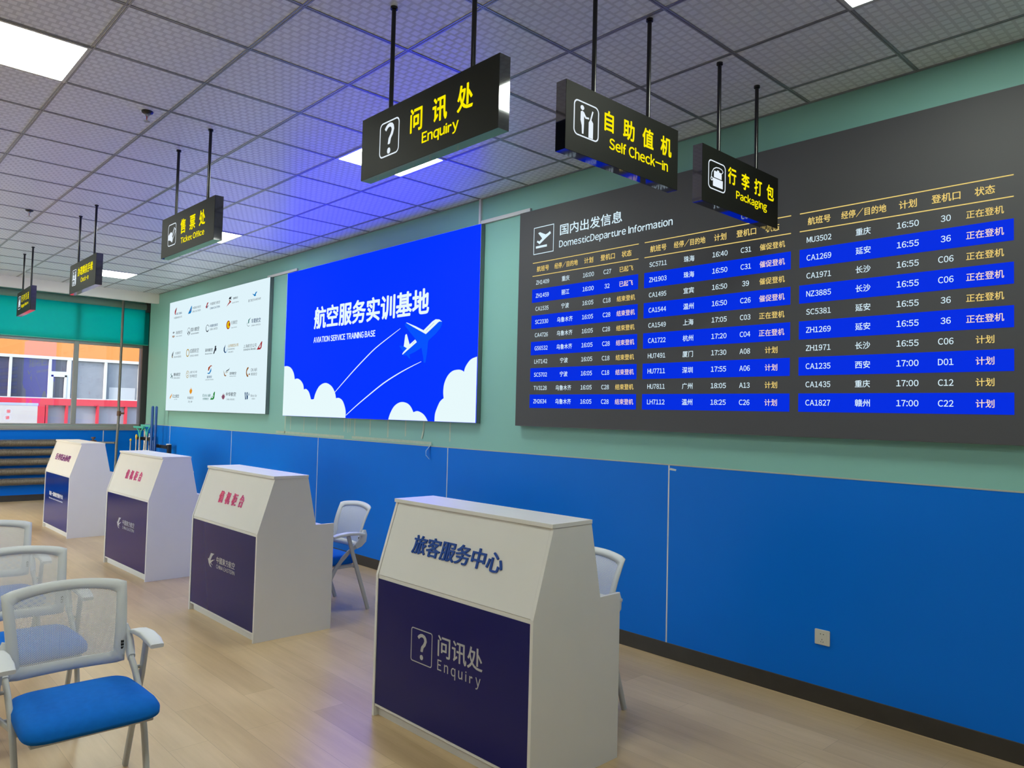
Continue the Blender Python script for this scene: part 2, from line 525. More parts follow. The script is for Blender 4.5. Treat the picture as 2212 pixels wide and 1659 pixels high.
def dup(root, loc, rz, label, group=None):
    r = root.copy(); C.objects.link(r)
    r.location = loc; r.rotation_euler = (0, 0, rz)
    r['label'] = label
    if group: r['group'] = group
    TF[r.name] = Matrix.Translation(loc) @ Matrix.Rotation(rz, 4, 'Z')
    for ch in list(root.children):
        c = ch.copy(); C.objects.link(c); c.parent = r
        for g in list(ch.children):
            d = g.copy(); C.objects.link(d); d.parent = c
    return r

XZ = lambda y: (lambda a, b, d: (a, y - d, b))          # wall plane facing -y : (x,z), depth towards the room
rrect = lambda u0, u1, v0, v1, r, n=6: [(cx + r * math.cos(t), cy + r * math.sin(t)) for cx, cy, a in ((u1 - r, v1 - r, 0), (u0 + r, v1 - r, 90), (u0 + r, v0 + r, 180), (u1 - r, v0 + r, 270)) for t in [math.radians(a + 90 * k / n) for k in range(n + 1)]]

def ring_faces(mb, outer, inner, fn, d):
    n = len(outer)
    vs = [fn(*p, d) for p in outer] + [fn(*p, d) for p in inner]
    mb.add(vs, [(i, (i + 1) % n, n + (i + 1) % n, n + i) for i in range(n)])

# ---------------------------------------------------------------- the room
X0, X1, Y0 = -14.6, 2.6, -4.2
struct('floor', MB().box((X0, Y0, -0.05), (X1, YW + 0.4, 0.0)), 'floor')
struct('ceiling', MB().box((X0, Y0, CEIL), (X1, YW + 0.4, CEIL + 0.08)), 'ceiling')
# T-bar grid: lines 0.6 m apart, lamps sit in some of its cells
g = MB()
for i in range(-10, 17):
    x = -3.845 - 0.6 * i
    if x > -13.4:
        g.box((x - 0.011, Y0, CEIL - 0.004), (x - 0.002, YW, CEIL + 0.002)); g.box((x + 0.002, Y0, CEIL - 0.004), (x + 0.011, YW, CEIL + 0.002))
for j in range(-8, 6):
    y = 1.024 + 0.6 * j
    g.box((-13.43, y - 0.011, CEIL - 0.0035), (X1, y - 0.003, CEIL + 0.002)); g.box((-13.43, y + 0.003, CEIL - 0.0035), (X1, y + 0.011, CEIL + 0.002))
g.box((-13.43, YW - 0.018, CEIL - 0.006), (X1, YW, CEIL + 0.001))
struct('trim_1', g, 'grid')
# right wall, with the niche at the window end
struct('wall_right', MB().box((-13.86, YW, 0), (X1, YW + 0.4, CEIL)), 'green_wall')
struct('wall_niche', MB().box((X0, 4.66, 0), (-13.86, 4.9, CEIL)), 'green_wall')
wl = MB().box((X0, Y0 - 0.2, 0), (X1, Y0, 0.60)).box((X0, Y0 - 0.2, 3.46), (X1, Y0, CEIL)).box((-9.9, Y0 - 0.2, 1.9), (X1, Y0, 3.46))
for a, b in ((X0, -12.3), (-10.0, -9.8), (-7.5, X1)):
    wl.box((a, Y0 - 0.2, 0.60), (b, Y0, 3.46))
struct('wall_left', wl, 'pale_wall')
for k, (a, zt) in enumerate(((-12.3, 3.46), (-9.8, 1.9))):  # unseen windows added to the left wall, sized to let sun and daylight in
    w = thing('window_%d' % (k + 2), None, None, (a + 1.15, Y0, 0.60)); tag(w, kind='structure')
    fr = MB().box((a, Y0 - 0.12, 0.60), (a + 2.3, Y0 - 0.06, 0.66)).box((a, Y0 - 0.12, zt - 0.06), (a + 2.3, Y0 - 0.06, zt))
    for x in (a, a + 0.745, a + 1.49, a + 2.24):
        fr.box((x, Y0 - 0.12, 0.66), (x + 0.06, Y0 - 0.06, zt - 0.06))
    fr.build('window_frame', 'alu', w, world=True)
    MB().box((a + 0.06, Y0 - 0.092, 0.66), (a + 2.24, Y0 - 0.088, zt - 0.06)).build('pane', 'glass', w, world=True)
struct('wall_back', MB().box((X1, Y0 - 0.2, 0), (X1 + 0.2, YW + 0.4, CEIL)), 'pale_wall')
# bulkhead strip in front of the window niche
struct('trim_2', MB().box((-13.52, Y0, 3.342), (-13.44, YW, CEIL)), 'fascia')
# blue wainscot boards on the right wall with white joint strips and a cap strip
xs = [-13.86, -12.61, -10.2, -7.797, -5.412, -3.0, -0.6, X1]
n = 3
for a, b in zip(xs, xs[1:]):
    struct('trim_%d' % n, MB().box((a + 0.004, YW - 0.012, 0.10), (b - 0.004, YW, 1.285)), 'blue_panel'); n += 1
for x in xs[1:-1]:
    struct('trim_%d' % n, MB().box((x - 0.0048, YW - 0.0135, 0.10), (x + 0.0048, YW, 1.286)), 'white_strip'); n += 1
struct('trim_%d' % n, MB().box((-13.86, YW - 0.014, 1.285), (X1, YW, 1.292)), 'cap_strip'); n += 1
struct('baseboard_right', MB().box((-13.86, YW - 0.016, 0), (X1, YW, 0.103)), 'baseboard', bevel=0.003)
# white cable trunking above the wall screens
struct('trim_%d' % n, MB().box((-9.25, YW - 0.022, 3.288), (-8.45, YW, 3.318)), 'white_strip'); n += 1
struct('trim_%d' % n, MB().box((-5.02, YW - 0.022, 3.275), (-4.40, YW, 3.305)), 'white_strip'); n += 1
struct('trim_%d' % n, MB().box((-5.055, YW - 0.02, 3.262), (-5.03, YW, CEIL)), 'white_strip'); n += 1

# ---------------------------------------------------------------- window wall
struct('wall_far', MB().box((XF - 0.2, Y0, 0), (XF, 4.66, 1.235)).box((XF - 0.2, Y0, 3.36), (XF, 4.66, CEIL))
       .box((XF - 0.2, Y0, 1.2), (XF, -1.5, CEIL)).box((XF - 0.2, 4.455, 1.2), (XF, 4.66, CEIL)), 'green_wall')
for k, (a, b) in enumerate(((Y0, 1.37), (1.378, 3.775), (3.785, 4.45))):
    struct('trim_%d' % n, MB().box((XF, a, 0.10), (XF + 0.012, b, 1.16)), 'blue_panel'); n += 1
struct('trim_%d' % n, MB().box((XF, 3.774, 0.10), (XF + 0.014, 3.786, 1.16)), 'white_strip'); n += 1
struct('trim_%d' % n, MB().box((XF, Y0, 1.158), (XF + 0.02, 4.45, 1.172)), 'white_strip'); n += 1
struct('baseboard_far', MB().box((XF, Y0, 0), (XF + 0.016, 4.66, 0.10)), 'baseboard')
w = thing('window_1', None, None, (XF, 1.5, 1.2)); tag(w, kind='structure')
fr = MB()
fr.box((XF - 0.10, -1.5, 1.172), (XF + 0.06, 4.36, 1.232))              # sill
fr.box((XF - 0.06, -1.5, 1.232), (XF, 4.36, 1.268))                     # bottom rail
fr.box((XF - 0.06, -1.5, 2.632), (XF, 4.36, 2.712))                     # transom
fr.box((XF - 0.06, -1.5, 3.30), (XF, 4.36, 3.36))                       # head
for y in (-0.9, 1.18, 3.309):
    fr.box((XF - 0.06, y - 0.036, 1.268), (XF + 0.004, y + 0.036, 3.30))
fr.build('window_frame', 'alu', w, world=True, bevel=0.006)
MB().box((XF - 0.16, 4.356, 1.17), (XF + 0.03, 4.455, 3.36)).build('window_jamb', 'dark_jamb', w, world=True, bevel=0.004)
MB().box((XF - 0.036, -1.5, 1.268), (XF - 0.030, 3.273, 2.632)).box((XF - 0.036, 3.345, 1.268), (XF - 0.030, 4.356, 2.632)).box((XF - 0.036, -1.5, 2.712), (XF - 0.030, 4.356, 3.30)).build('pane', 'glass', w, world=True)

# teal roller blind over the upper lights of the window
b = thing('roller_blind', 'teal roller blind covering the upper part of the window', 'blind', (XF + 0.05, 2.0, 2.70))
bl = MB()
nb = 40
bl.add([(XF + 0.045 + 0.006 * math.sin(k * 0.8), -1.4 + 5.84 * k / nb, z) for k in range(nb + 1) for z in (2.695, 3.33)],
       [(2 * k, 2 * k + 2, 2 * k + 3, 2 * k + 1) for k in range(nb)], True)
bl.build('fabric', 'teal_blind', b, world=True)
MB().box((XF + 0.038, -1.4, 2.684), (XF + 0.056, 4.44, 2.698)).build('bottom_bar', 'teal_plastic', b, world=True)
MB().tube([(XF + 0.10, -1.4, 3.37), (XF + 0.10, 4.36, 3.37)], 0.055, 20).build('roller', vmat('roller_film', (0.20, 0.33, 0.29), 0.45), b, world=True)
MB().box((XF, 4.37, 3.28), (XF + 0.17, 4.45, 3.45)).build('bracket', 'dark_jamb', b, world=True)

# heating pipes at the window end
p = thing('standpipe', 'grey vertical heating pipe with a rusty valve in front of the window', 'pipe', (-14.22, 3.945, 0))
MB().tube([(-14.22, 3.935, 0), (-14.22, 3.937, 0.9), (-14.22, 3.955, 1.44), (-14.22, 3.945, 1.6), (-14.22, 3.945, CEIL)], 0.021, 14).build('pipe', 'pipe_grey', p, world=True)
MB().tube([(-14.22, 3.955, 1.415), (-14.22, 3.955, 1.50)], 0.034, 8).tube([(-14.20, 3.955, 1.457), (-14.13, 3.965, 1.46)], 0.012, 8).box((-14.135, 3.92, 1.445), (-14.12, 4.015, 1.475)).build('valve', 'rust', p, world=True)
p = thing('corner_pipe', 'thick dark green pipe standing in the window corner', 'pipe', (-14.12, 4.47, 0))
MB().tube([(-14.12, 4.47, 1.43), (-14.12, 4.47, CEIL)], 0.058, 20).build('pipe', 'pipe_green', p, world=True)
MB().tube([(-14.12, 4.47, 0), (-14.12, 4.47, 1.43)], 0.052, 20).build('lower_pipe', 'white_sleeve', p, world=True)
MB().tube([(-14.12, 4.47, 1.40), (-14.12, 4.47, 1.455)], 0.066, 8).build('coupling', 'steel', p, world=True)

# finned-tube radiator below the window
r = thing('finned_radiator', 'brown finned-tube radiator of five stacked pipes below the window', 'radiator', (XF + 0.14, 2.2, 0.2))
for k, z in enumerate((0.951, 0.800, 0.646, 0.490, 0.327)):
    t = MB()
    y0, y1, ps, rs = 0.4, 3.40, [], []
    nf = 200
    for q in range(nf):
        y = y0 + (y1 - y0) * q / nf
        st = (y1 - y0) / nf
        R_ = 0.060 + random.uniform(-0.0015, 0.0015)
        ps += [(XF + 0.14, y, z), (XF + 0.14, y + st * 0.22, z), (XF + 0.14, y + st * 0.30, z), (XF + 0.14, y + st * 0.92, z)]
        rs += [R_, R_, 0.040, 0.040]
    t.tube(ps, 0, 14, True, rs)
    t.build('finned_pipe', 'radiator', r, world=True)
MB().tube([(XF + 0.14, 3.40, 0.327), (XF + 0.14, 3.52, 0.327), (XF + 0.14, 3.52, 0.49), (XF + 0.14, 3.40, 0.49)], 0.024, 12).build('return_bend', 'pipe_grey', r, world=True)
MB().tube([(XF + 0.14, 3.40, 0.951), (XF + 0.14, 3.60, 0.951), (XF + 0.17, 3.90, 0.947), (XF + 0.20, 3.92, 0.946)], 0.018, 10).build('connection_pipe', 'pipe_grey', r, world=True)
MB().tube([(XF + 0.14, 3.55, 0.955), (XF + 0.14, 3.64, 0.955)], 0.036, 8).tube([(XF + 0.14, 3.595, 0.955), (XF + 0.14, 3.595, 1.03)], 0.016, 8).tube([(XF + 0.14, 3.595, 1.02), (XF + 0.14, 3.595, 1.045)], 0.034, 10).build('radiator_valve', 'rust', r, world=True)

# ---------------------------------------------------------------- across the yard
struct('ground_outside', MB().box((-60, -40, -0.3), (20, 40, -0.2)), 'asphalt')
XB = -21.0
e = thing('opposite_building', 'sunlit building across the yard with orange, white and red bands', 'building', (XB, 3.5, 0))
YZ = lambda x: (lambda a, b, d: (x + d, a, b))
MB().box((XB - 6, -14, 2.74), (XB, 22, 7.5)).build('orange_wall', 'orange_wall', e, world=True)
MB().box((XB - 6, -14, 1.56), (XB + 0.02, 22, 1.72)).build('red_band', 'red_paint', e, world=True)
MB().box((XB - 6, -14, -0.2), (XB - 0.10, 22, 1.56)).build('frosted_glazing', 'frost', e, world=True)
for y in (1.6, 2.9, 4.23, 4.66, 5.35, 6.01, 6.7, 7.4):
    MB().box((XB - 0.10, y - 0.025, -0.2), (XB + 0.01, y + 0.025, 1.57)).build('red_post', 'red_paint', e, world=True)
MB().box((XB - 0.10, 3.98, -0.2), (XB + 0.015, 4.19, 1.57)).build('red_pier', 'red_paint', e, world=True)
MB().box((XB - 0.08, -14, 2.675), (XB + 0.01, 22, 2.745)).box((XB - 0.08, -14, 1.70), (XB, 22, 1.745)).build('window_head', 'frame_white', e, world=True)
for a, b_ in ((2.30, 2.36), (3.42, 3.475), (4.232, 4.288), (4.622, 4.71), (5.46, 5.52), (6.27, 6.33), (7.1, 7.16), (8.0, 8.06)):
    MB().box((XB - 0.08, a, 1.72), (XB + 0.005, b_, 2.70)).build('window_mullion', 'frame_white', e, world=True)
MB().box((XB - 0.07, 4.288, 2.30), (XB + 0.005, 4.622, 2.385)).box((XB - 0.05, 4.288, 1.745), (XB + 0.015, 4.335, 2.30)).box((XB - 0.05, 4.575, 1.745), (XB + 0.015, 4.622, 2.30)).box((XB - 0.05, 4.288, 2.255), (XB + 0.015, 4.622, 2.30)).build('casement', 'frame_white', e, world=True)
panes = ((0, 2.30, 'dusk_glass'), (2.36, 3.42, 'dusk_glass'), (3.475, 4.232, 'dusk_glass'), (4.288, 4.622, 'dusk_glass'), (4.71, 5.46, 'curtain'), (5.52, 6.27, 'curtain'), (6.33, 7.1, 'dusk_glass'), (7.16, 8.0, 'curtain'))
for a, b_, m_ in panes:
    MB().box((XB - 0.07, a, 1.72), (XB - 0.06, b_, 2.70)).build('pane', m_, e, world=True)
MB().box((XB - 0.058, 5.60, 1.745), (XB - 0.055, 6.22, 2.05)).build('half_blind', 'pale_blind', e, world=True)
MB().box((XB - 6, -14, 1.70), (XB - 0.5, 22, 2.75)).build('inner_wall', 'dusk_glass', e, world=True)

# notice board standing in the yard
XN = -18.6
nb_ = thing('notice_board', 'white notice board with two red seals seen through the lower left window glass', 'notice board', (XN, 2.9, -0.2))
fx = YZ(XN)
k_ = 18.6 / 14.605
nq = lambda a, b, d: fx(a * k_, 1.6 + (b - 1.6) * k_, d + 0.001)
MB().box((XN - 0.02, 2.2, 0.95), (XN, 3.577, 1.595)).build('sheet', 'paper', nb_, world=True)
MB().box((XN - 0.03, 2.18, 1.552), (XN + 0.006, 3.585, 1.60)).build('top_strip', 'lilac', nb_, world=True)
for y in (2.3, 3.45):
    MB().tube([(XN - 0.05, y, -0.2), (XN - 0.05, y, 1.55)], 0.025, 10).build('post', 'steel', nb_, world=True)
for zc, yc, s in ((1.457, 2.40, '报'), (1.352, 2.39, '课')):
    MB().disc((yc, zc), 0.052, nq, 0, 28, 0.044).build('seal_ring', 'seal_grey', nb_, world=True)
    MB().text(s, (yc - 0.026, yc + 0.026, zc - 0.026, zc + 0.026), nq, 0.001, 0.02).build('seal_text', 'seal_red', nb_, world=True)
tl = MB()
tl.stroke([(2.585, 1.46), (2.76, 1.46)], 0.014, nq, 0)
for k in range(6):
    tl.stroke([(2.53 + (0.04 if k == 0 else 0), 1.43 - 0.02 * k), (2.79, 1.43 - 0.02 * k)], 0.005, nq, 0)
tl.build('print_lines', 'print_grey', nb_, world=True)

# ---------------------------------------------------------------- ceiling lamps (real panels set in the grid)
def lamp(x, y, label=None, group=None):
    t = thing('ceiling_light', label, 'ceiling light', (x, y, CEIL), 0, group)
    a, i = 0.299, 0.280
    fr_ = MB()
    for s in (-1, 1):
        fr_.box((x + s * a, y - a, CEIL - 0.008), (x + s * i, y + a, CEIL)); fr_.box((x - i, y + s * a, CEIL - 0.008), (x + i, y + s * i, CEIL))
    fr_.build('frame', 'lamp_frame', t, world=True)
    MB().box((x - i, y - i, CEIL - 0.004), (x + i, y + i, CEIL)).build('diffuser', 'diffuser', t, world=True)
    return t
lamp(-4.745, 0.724, 'square ceiling light panel cut by the upper left edge of the photo')
lamp(-4.745, 3.124, 'square ceiling light panel half hidden behind the enquiry sign')
lamp(-8.345, 3.124, 'square ceiling light panel peeking out behind the ticket office sign')
lamp(-11.945, 3.124, 'square ceiling light panel beside the yellow-lettered check-in sign, farthest one')
lamp(-1.145, 3.124, 'square ceiling light panel clipped by the top edge above the departure board')
# the lamps of the same grid that hang outside the frame
def far_lamp(x, y):
    d = bpy.data.lights.new('ceiling_lamp', 'AREA')
    d.shape = 'SQUARE'; d.size = 0.56
    d.energy = LAMP * PI * 0.56 * 0.56
    d.color = (0.93, 1.0, 0.86)
    o = bpy.data.objects.new('ceiling_lamp', d); C.objects.link(o)
    o.location = (x, y, CEIL - 0.006)
for x, y in ((-1.145, 0.724), (-8.345, 0.724), (-11.945, 0.724), (-1.145, -1.676), (-4.745, -1.676), (-8.345, -1.676), (-11.945, -1.676)):
    far_lamp(x, y)

# ---------------------------------------------------------------- hanging signs
def icon_question(mb, q, d):
    mb.text('?', (0.26, 0.74, 0.06, 0.93), q, d, 0.016)
def icon_ticket(mb, q, d):
    mb.flat([(0.02, 0.30), (0.20, 0.28), (0.42, 0.22), (0.52, 0.24), (0.60, 0.36), (0.50, 0.44), (0.56, 0.52), (0.48, 0.60), (0.36, 0.64), (0.24, 0.60), (0.02, 0.50)], q, d)
    mb.stroke([(0.50, 0.38), (0.84, 0.74)], 0.035, q, d); mb.stroke([(0.62, 0.28), (0.96, 0.64)], 0.035, q, d)
    mb.stroke([(0.84, 0.74), (0.96, 0.64)], 0.035, q, d); mb.stroke([(0.50, 0.50), (0.76, 0.80), (0.90, 0.70)], 0.035, q, d)
    mb.flat([(0.40, 0.20), (0.55, 0.14), (0.62, 0.26), (0.52, 0.34)], q, d)
def icon_checkin(mb, q, d):
    for cx in (0.30, 0.74):
        mb.disc((cx, 0.80), 0.085, q, d)
    mb.flat([(0.18, 0.36), (0.16, 0.66), (0.24, 0.71), (0.38, 0.69), (0.52, 0.55), (0.50, 0.50), (0.38, 0.57), (0.42, 0.36)], q, d)
    mb.flat([(0.62, 0.36), (0.60, 0.60), (0.66, 0.70), (0.82, 0.71), (0.90, 0.64), (0.90, 0.36)], q, d)
    mb.flat([(0.10, 0.35), (0.94, 0.35), (0.94, 0.43), (0.10, 0.43)], q, d)
    mb.flat([(0.62, 0.08), (0.90, 0.08), (0.90, 0.36), (0.62, 0.36)], q, d)
    mb.flat([(0.20, 0.08), (0.44, 0.08), (0.44, 0.28), (0.20, 0.28)], q, d)
def icon_baggage(mb, q, d):
    mb.disc((0.50, 0.83), 0.07, q, d)
    mb.flat([(0.30, 0.34), (0.70, 0.34), (0.70, 0.70), (0.62, 0.76), (0.38, 0.76), (0.30, 0.70)], q, d)
    mb.flat([(0.12, 0.30), (0.88, 0.30), (0.88, 0.38), (0.12, 0.38)], q, d)
    mb.flat([(0.20, 0.40), (0.29, 0.40), (0.29, 0.62), (0.20, 0.62)], q, d); mb.flat([(0.71, 0.40), (0.80, 0.40), (0.80, 0.62), (0.71, 0.62)], q, d)
    mb.flat([(0.12, 0.20), (0.88, 0.20), (0.88, 0.26), (0.12, 0.26)], q, d)
def icon_kiosk(mb, q, d):
    mb.disc((0.33, 0.82), (0.072, 0.068), q, d)
    mb.flat([(0.27, 0.70), (0.33, 0.735), (0.40, 0.71), (0.46, 0.58), (0.60, 0.585), (0.60, 0.625), (0.49, 0.63), (0.42, 0.72), (0.41, 0.45), (0.40, 0.08), (0.33, 0.06), (0.31, 0.30), (0.27, 0.50)][:3] + [(0.43, 0.67), (0.49, 0.60), (0.60, 0.615), (0.605, 0.565), (0.46, 0.545), (0.405, 0.60), (0.405, 0.40), (0.395, 0.10), (0.33, 0.09), (0.315, 0.32), (0.265, 0.46)], q, d)
    mb.stroke([(0.66, 0.54), (0.75, 0.83)], 0.05, q, d)
    mb.flat([(0.59, 0.05), (0.77, 0.05), (0.77, 0.50), (0.67, 0.60), (0.59, 0.48)], q, d)
def icon_packing(mb, q, d):
    mb.stroke([(0.17, 0.43), (0.20, 0.58), (0.30, 0.72), (0.45, 0.80), (0.62, 0.82), (0.78, 0.80), (0.85, 0.74), (0.80, 0.68), (0.74, 0.64), (0.72, 0.55)], 0.032, q, d)
    mb.flat([(0.32, 0.44), (0.77, 0.44), (0.77, 0.60), (0.72, 0.67), (0.62, 0.67), (0.62, 0.72), (0.50, 0.72), (0.50, 0.67), (0.34, 0.67), (0.32, 0.64)], q, d)
    mb.flat([(0.27, 0.13), (0.84, 0.13), (0.84, 0.41), (0.27, 0.41)], q, d)
    mb.disc((0.20, 0.36), 0.07, q, d, 20, 0.035)

SW, SH, ST = 0.991, 0.297, 0.056
def hanging_sign(x, y, z, rz, width, icon, ub, head, hb, sub, sb, rods, label, rr=0.55):
    """local frame: u to the right when read, front face at -y, v up from the lower edge"""
    t = thing('hanging_sign', label, 'sign', (x, y, z), rz)
    w = width / 2
    MB().box((-w, -ST / 2, 0), (w, ST / 2, SH)).build('housing', 'sign_black', t)
    F = lambda a, b, d: (a, -ST / 2 - d, b)
    MB().box((-w + 0.0006, -ST / 2 - 0.0015, 0.0006), (w - 0.0006, -ST / 2, SH - 0.0006)).build('face_panel', 'sign_face', t)
    MB().box((-w + 0.004, ST / 2, 0.004), (w - 0.004, ST / 2 + 0.0015, SH - 0.004)).build('rear_panel', 'sign_face', t)
    d = 0.0024
    ic = MB()
    u0, u1, v0, v1 = ub
    q = lambda a, b, dd: F(u0 + (u1 - u0) * a, v0 + (v1 - v0) * b, dd)
    ring_faces(ic, rrect(0, 1, 0, 1, 0.16), rrect(0.04, 0.96, 0.04, 0.96, 0.125), q, d)
    icon(ic, q, d)
    ic.keep = True
    ic.build('pictogram', 'lit_white', t)
    if ' ' in head:
        lettered('heading_character', head, hb, F, d, 0.028, 0, 'lit_yellow', t)
    else:
        MB().text(head, hb, F, d, 0.028).build('heading_text', 'lit_yellow', t)
    MB().text(sub, sb, F, d, 0.024).build('subtitle_text', 'lit_yellow', t)
    for a in rods:
        ro = MB().tube([(a, 0, SH - 0.002), (a, 0, CEIL - z)], 0.0105, 12).build('rod', 'rod', t)
        MB().tube([(a, 0, CEIL - z - 0.012), (a, 0, CEIL - z)], 0.017, 16).build('ceiling_flange', 'rod', ro)
    return t
IB = (-0.347, -0.186, 0.070, 0.231)
R6 = (-0.298, 0.298)
hanging_sign(-2.648, 1.932, 2.711, 0.0, SW, icon_question, (-0.338, -0.178, 0.068, 0.234), '问 讯 处', (-0.094, 0.341, 0.126, 0.237), 'Enquiry', (-0.003, 0.252, 0.047, 0.109), R6,
             'largest black hanging sign, yellow lettering Enquiry beside a question mark')
hanging_sign(-5.461, 1.932, 2.711, 0.008, SW, icon_ticket, (-0.358, -0.196, 0.070, 0.233), '售 票 处', (-0.112, 0.342, 0.128, 0.235), 'Ticket Office', (-0.098, 0.334, 0.058, 0.104), R6,
             'black hanging sign with yellow lettering Ticket Office')
hanging_sign(-8.240, 1.932, 2.718, -0.008, SW, icon_checkin, (-0.388, -0.224, 0.074, 0.236), '办理乘机手续', (-0.173, 0.388, 0.149, 0.237), 'Check-in', (-0.044, 0.251, 0.079, 0.129), R6,
             'black hanging sign with yellow lettering Check-in, second from the window')
hanging_sign(-10.985, 1.932, 2.715, -0.032, SW, icon_baggage, (-0.388, -0.214, 0.073, 0.238), '行 李 托 运', (-0.152, 0.370, 0.147, 0.237), 'Baggage Check-in', (-0.152, 0.360, 0.072, 0.123), R6,
             'smallest and farthest black hanging sign, Baggage Check-in, in front of the teal blind')
hanging_sign(-2.155, 2.658, 2.717, PI / 2 - 0.006, 0.801, icon_kiosk, (-0.353, -0.191, 0.076, 0.230), '自 助 值 机', (-0.154, 0.346, 0.145, 0.239), 'Self Check-in', (-0.119, 0.319, 0.071, 0.125), (-0.196, 0.196),
             'black hanging sign turned sideways, yellow lettering Self Check-in')
hanging_sign(-2.155, 3.672, 2.717, PI / 2, 0.789, icon_packing, (-0.340, -0.175, 0.078, 0.230), '行 李 打 包', (-0.151, 0.344, 0.145, 0.237), 'Packaging', (-0.067, 0.266, 0.065, 0.126), (-0.198, 0.194),
             'black hanging sign turned sideways in front of the departure board, lettering Packaging')

# ---------------------------------------------------------------- departure board
bd = thing('departure_board', 'wide dark grey flight departure board with blue striped rows on the right wall', 'display board', (-2.65, YW, 1.51))
YD = 4.222
MB().box((-4.474, YD + 0.004, 1.512), (-0.826, YW - 0.003, 3.263)).build('casing', 'box_side', bd, world=True, bevel=0.002)
MB().box((-4.470, YD, 1.516), (-0.830, YD + 0.004, 3.259)).build('screen', 'board_dark', bd, world=True)
FB = XZ(YD)
K1, K2 = 0.0012, 0.0022
ROWS = (
    ('ZH1409 重庆 16:00 C27 已起飞', 'ZH1459 丽江 16:00 32 已起飞', 'CA1535 宁波 16:05 C18 结束登机', 'SC2330 乌鲁木齐 16:05 C28 结束登机', 'CA4726 乌鲁木齐 16:05 C28 结束登机',
     'G56532 乌鲁木齐 16:05 C28 结束登机', 'LH7142 宁波 16:05 C18 结束登机', 'SC5702 宁波 16:05 C18 结束登机', 'TV3128 乌鲁木齐 16:05 C28 结束登机', 'ZH2634 乌鲁木齐 16:05 C28 结束登机'),
    ('SC5711 珠海 16:40 C31 催促登机', 'ZH1903 珠海 16:50 C31 催促登机', 'CA1495 宜宾 16:50 39 催促登机', 'CA1544 温州 16:50 C26 催促登机', 'CA1549 上海 17:05 C03 正在登机',
     'CA1722 杭州 17:20 C04 正在登机', 'HU7491 厦门 17:30 A08 计划', 'HU7711 深圳 17:55 A06 计划', 'HU7811 广州 18:05 A13 计划', 'LH7112 温州 18:25 C26 计划'),
    ('MU3502 重庆 16:50 30 正在登机', 'CA1269 延安 16:55 36 正在登机', 'CA1971 长沙 16:55 C06 正在登机', 'NZ3885 长沙 16:55 C06 正在登机', 'SC5381 延安 16:55 36 正在登机',
     'ZH1269 延安 16:55 36 正在登机', 'ZH1971 长沙 16:55 C06 计划', 'CA1235 西安 17:00 D01 计划', 'CA1435 重庆 17:00 C12 计划', 'CA1827 赣州 17:00 C22 计划'))
COL = (0.116, 0.366, 0.597, 0.780, 0.955)
def cellw(s):
    return sum(0.0415 if ord(ch) > 255 else (0.0135 if ch == ':' else 0.0245 if ch != '/' else 0.02) for ch in s) - 0.002
for ti, (u0, tw) in enumerate(((-4.307, 1.061), (-3.194, 1.073), (-2.067, 1.078))):
    for v in (2.825, 2.719):
        MB().flat([(u0, v - 0.0028), (u0 + tw, v - 0.0028), (u0 + tw, v + 0.0028), (u0, v + 0.0028)], FB, K1).build('rule_line', 'led_gold', bd, world=True)
    for s, c_ in zip(('航班号', '经停/目的地', '计划', '登机口', '状态'), COL):
        wv = sum(0.0455 if ord(ch) > 255 else 0.018 for ch in s) - 0.002
        MB().text(s, (u0 + c_ - wv / 2, u0 + c_ + wv / 2, 2.7495, 2.7945), FB, K2, 0.013).build('header_text', 'led_gold', bd, world=True)
    for k, row in enumerate(ROWS[ti]):
        vc = 2.6630 - 0.1056 * k
        if k % 2:
            MB().flat([(u0, vc - 0.0535), (u0 + tw, vc - 0.0535), (u0 + tw, vc + 0.0535), (u0, vc + 0.0535)], FB, K1).build('row_stripe', 'led_blue', bd, world=True)
        for ci, (s, c_, nm) in enumerate(zip(row.split(), COL, ('flight_text', 'destination_text', 'time_text', 'gate_text', 'status_text'))):
            wv = cellw(s); cjk = ord(s[0]) > 255
            h = 0.0405 if cjk else 0.0335
            MB().text(s, (u0 + c_ - wv / 2, u0 + c_ + wv / 2, vc - h / 2, vc + h / 2), FB, K2, 0.010).build(nm, 'led_white' if ci < 4 else ('led_peach' if k % 2 else 'led_gold'), bd, world=True)
MB().text('国内出发信息', (-4.012, -3.398, 3.006, 3.093), FB, K2, 0.012).build('title_text', 'led_white', bd, world=True)
MB().text('DomesticDeparture Information', (-4.018, -2.963, 2.896, 2.966), FB, K2, 0.012).build('subtitle_text', 'led_white', bd, world=True)
ic = MB()
ring_faces(ic, [(-4.302, 2.892), (-4.078, 2.892), (-4.078, 3.112), (-4.302, 3.112)], [(-4.296, 2.898), (-4.084, 2.898), (-4.084, 3.106), (-4.296, 3.106)], FB, K2)
ic.stroke([(-4.275, 2.949), (-4.225, 2.950), (-4.152, 2.950)], 0.018, FB, K2)
ic.stroke([(-4.262, 2.998), (-4.236, 2.982), (-4.185, 3.012), (-4.115, 3.050)], [0.014, 0.024, 0.022, 0.022], FB, K2 + 0.0002)
ic.flat([(-4.252, 3.062), (-4.232, 3.068), (-4.168, 3.040), (-4.146, 3.046), (-4.180, 3.005), (-4.200, 2.996), (-4.212, 3.02)], FB, K2 + 0.0004)
ic.keep = True
ic.build('takeoff_pictogram', 'led_white', bd, world=True)

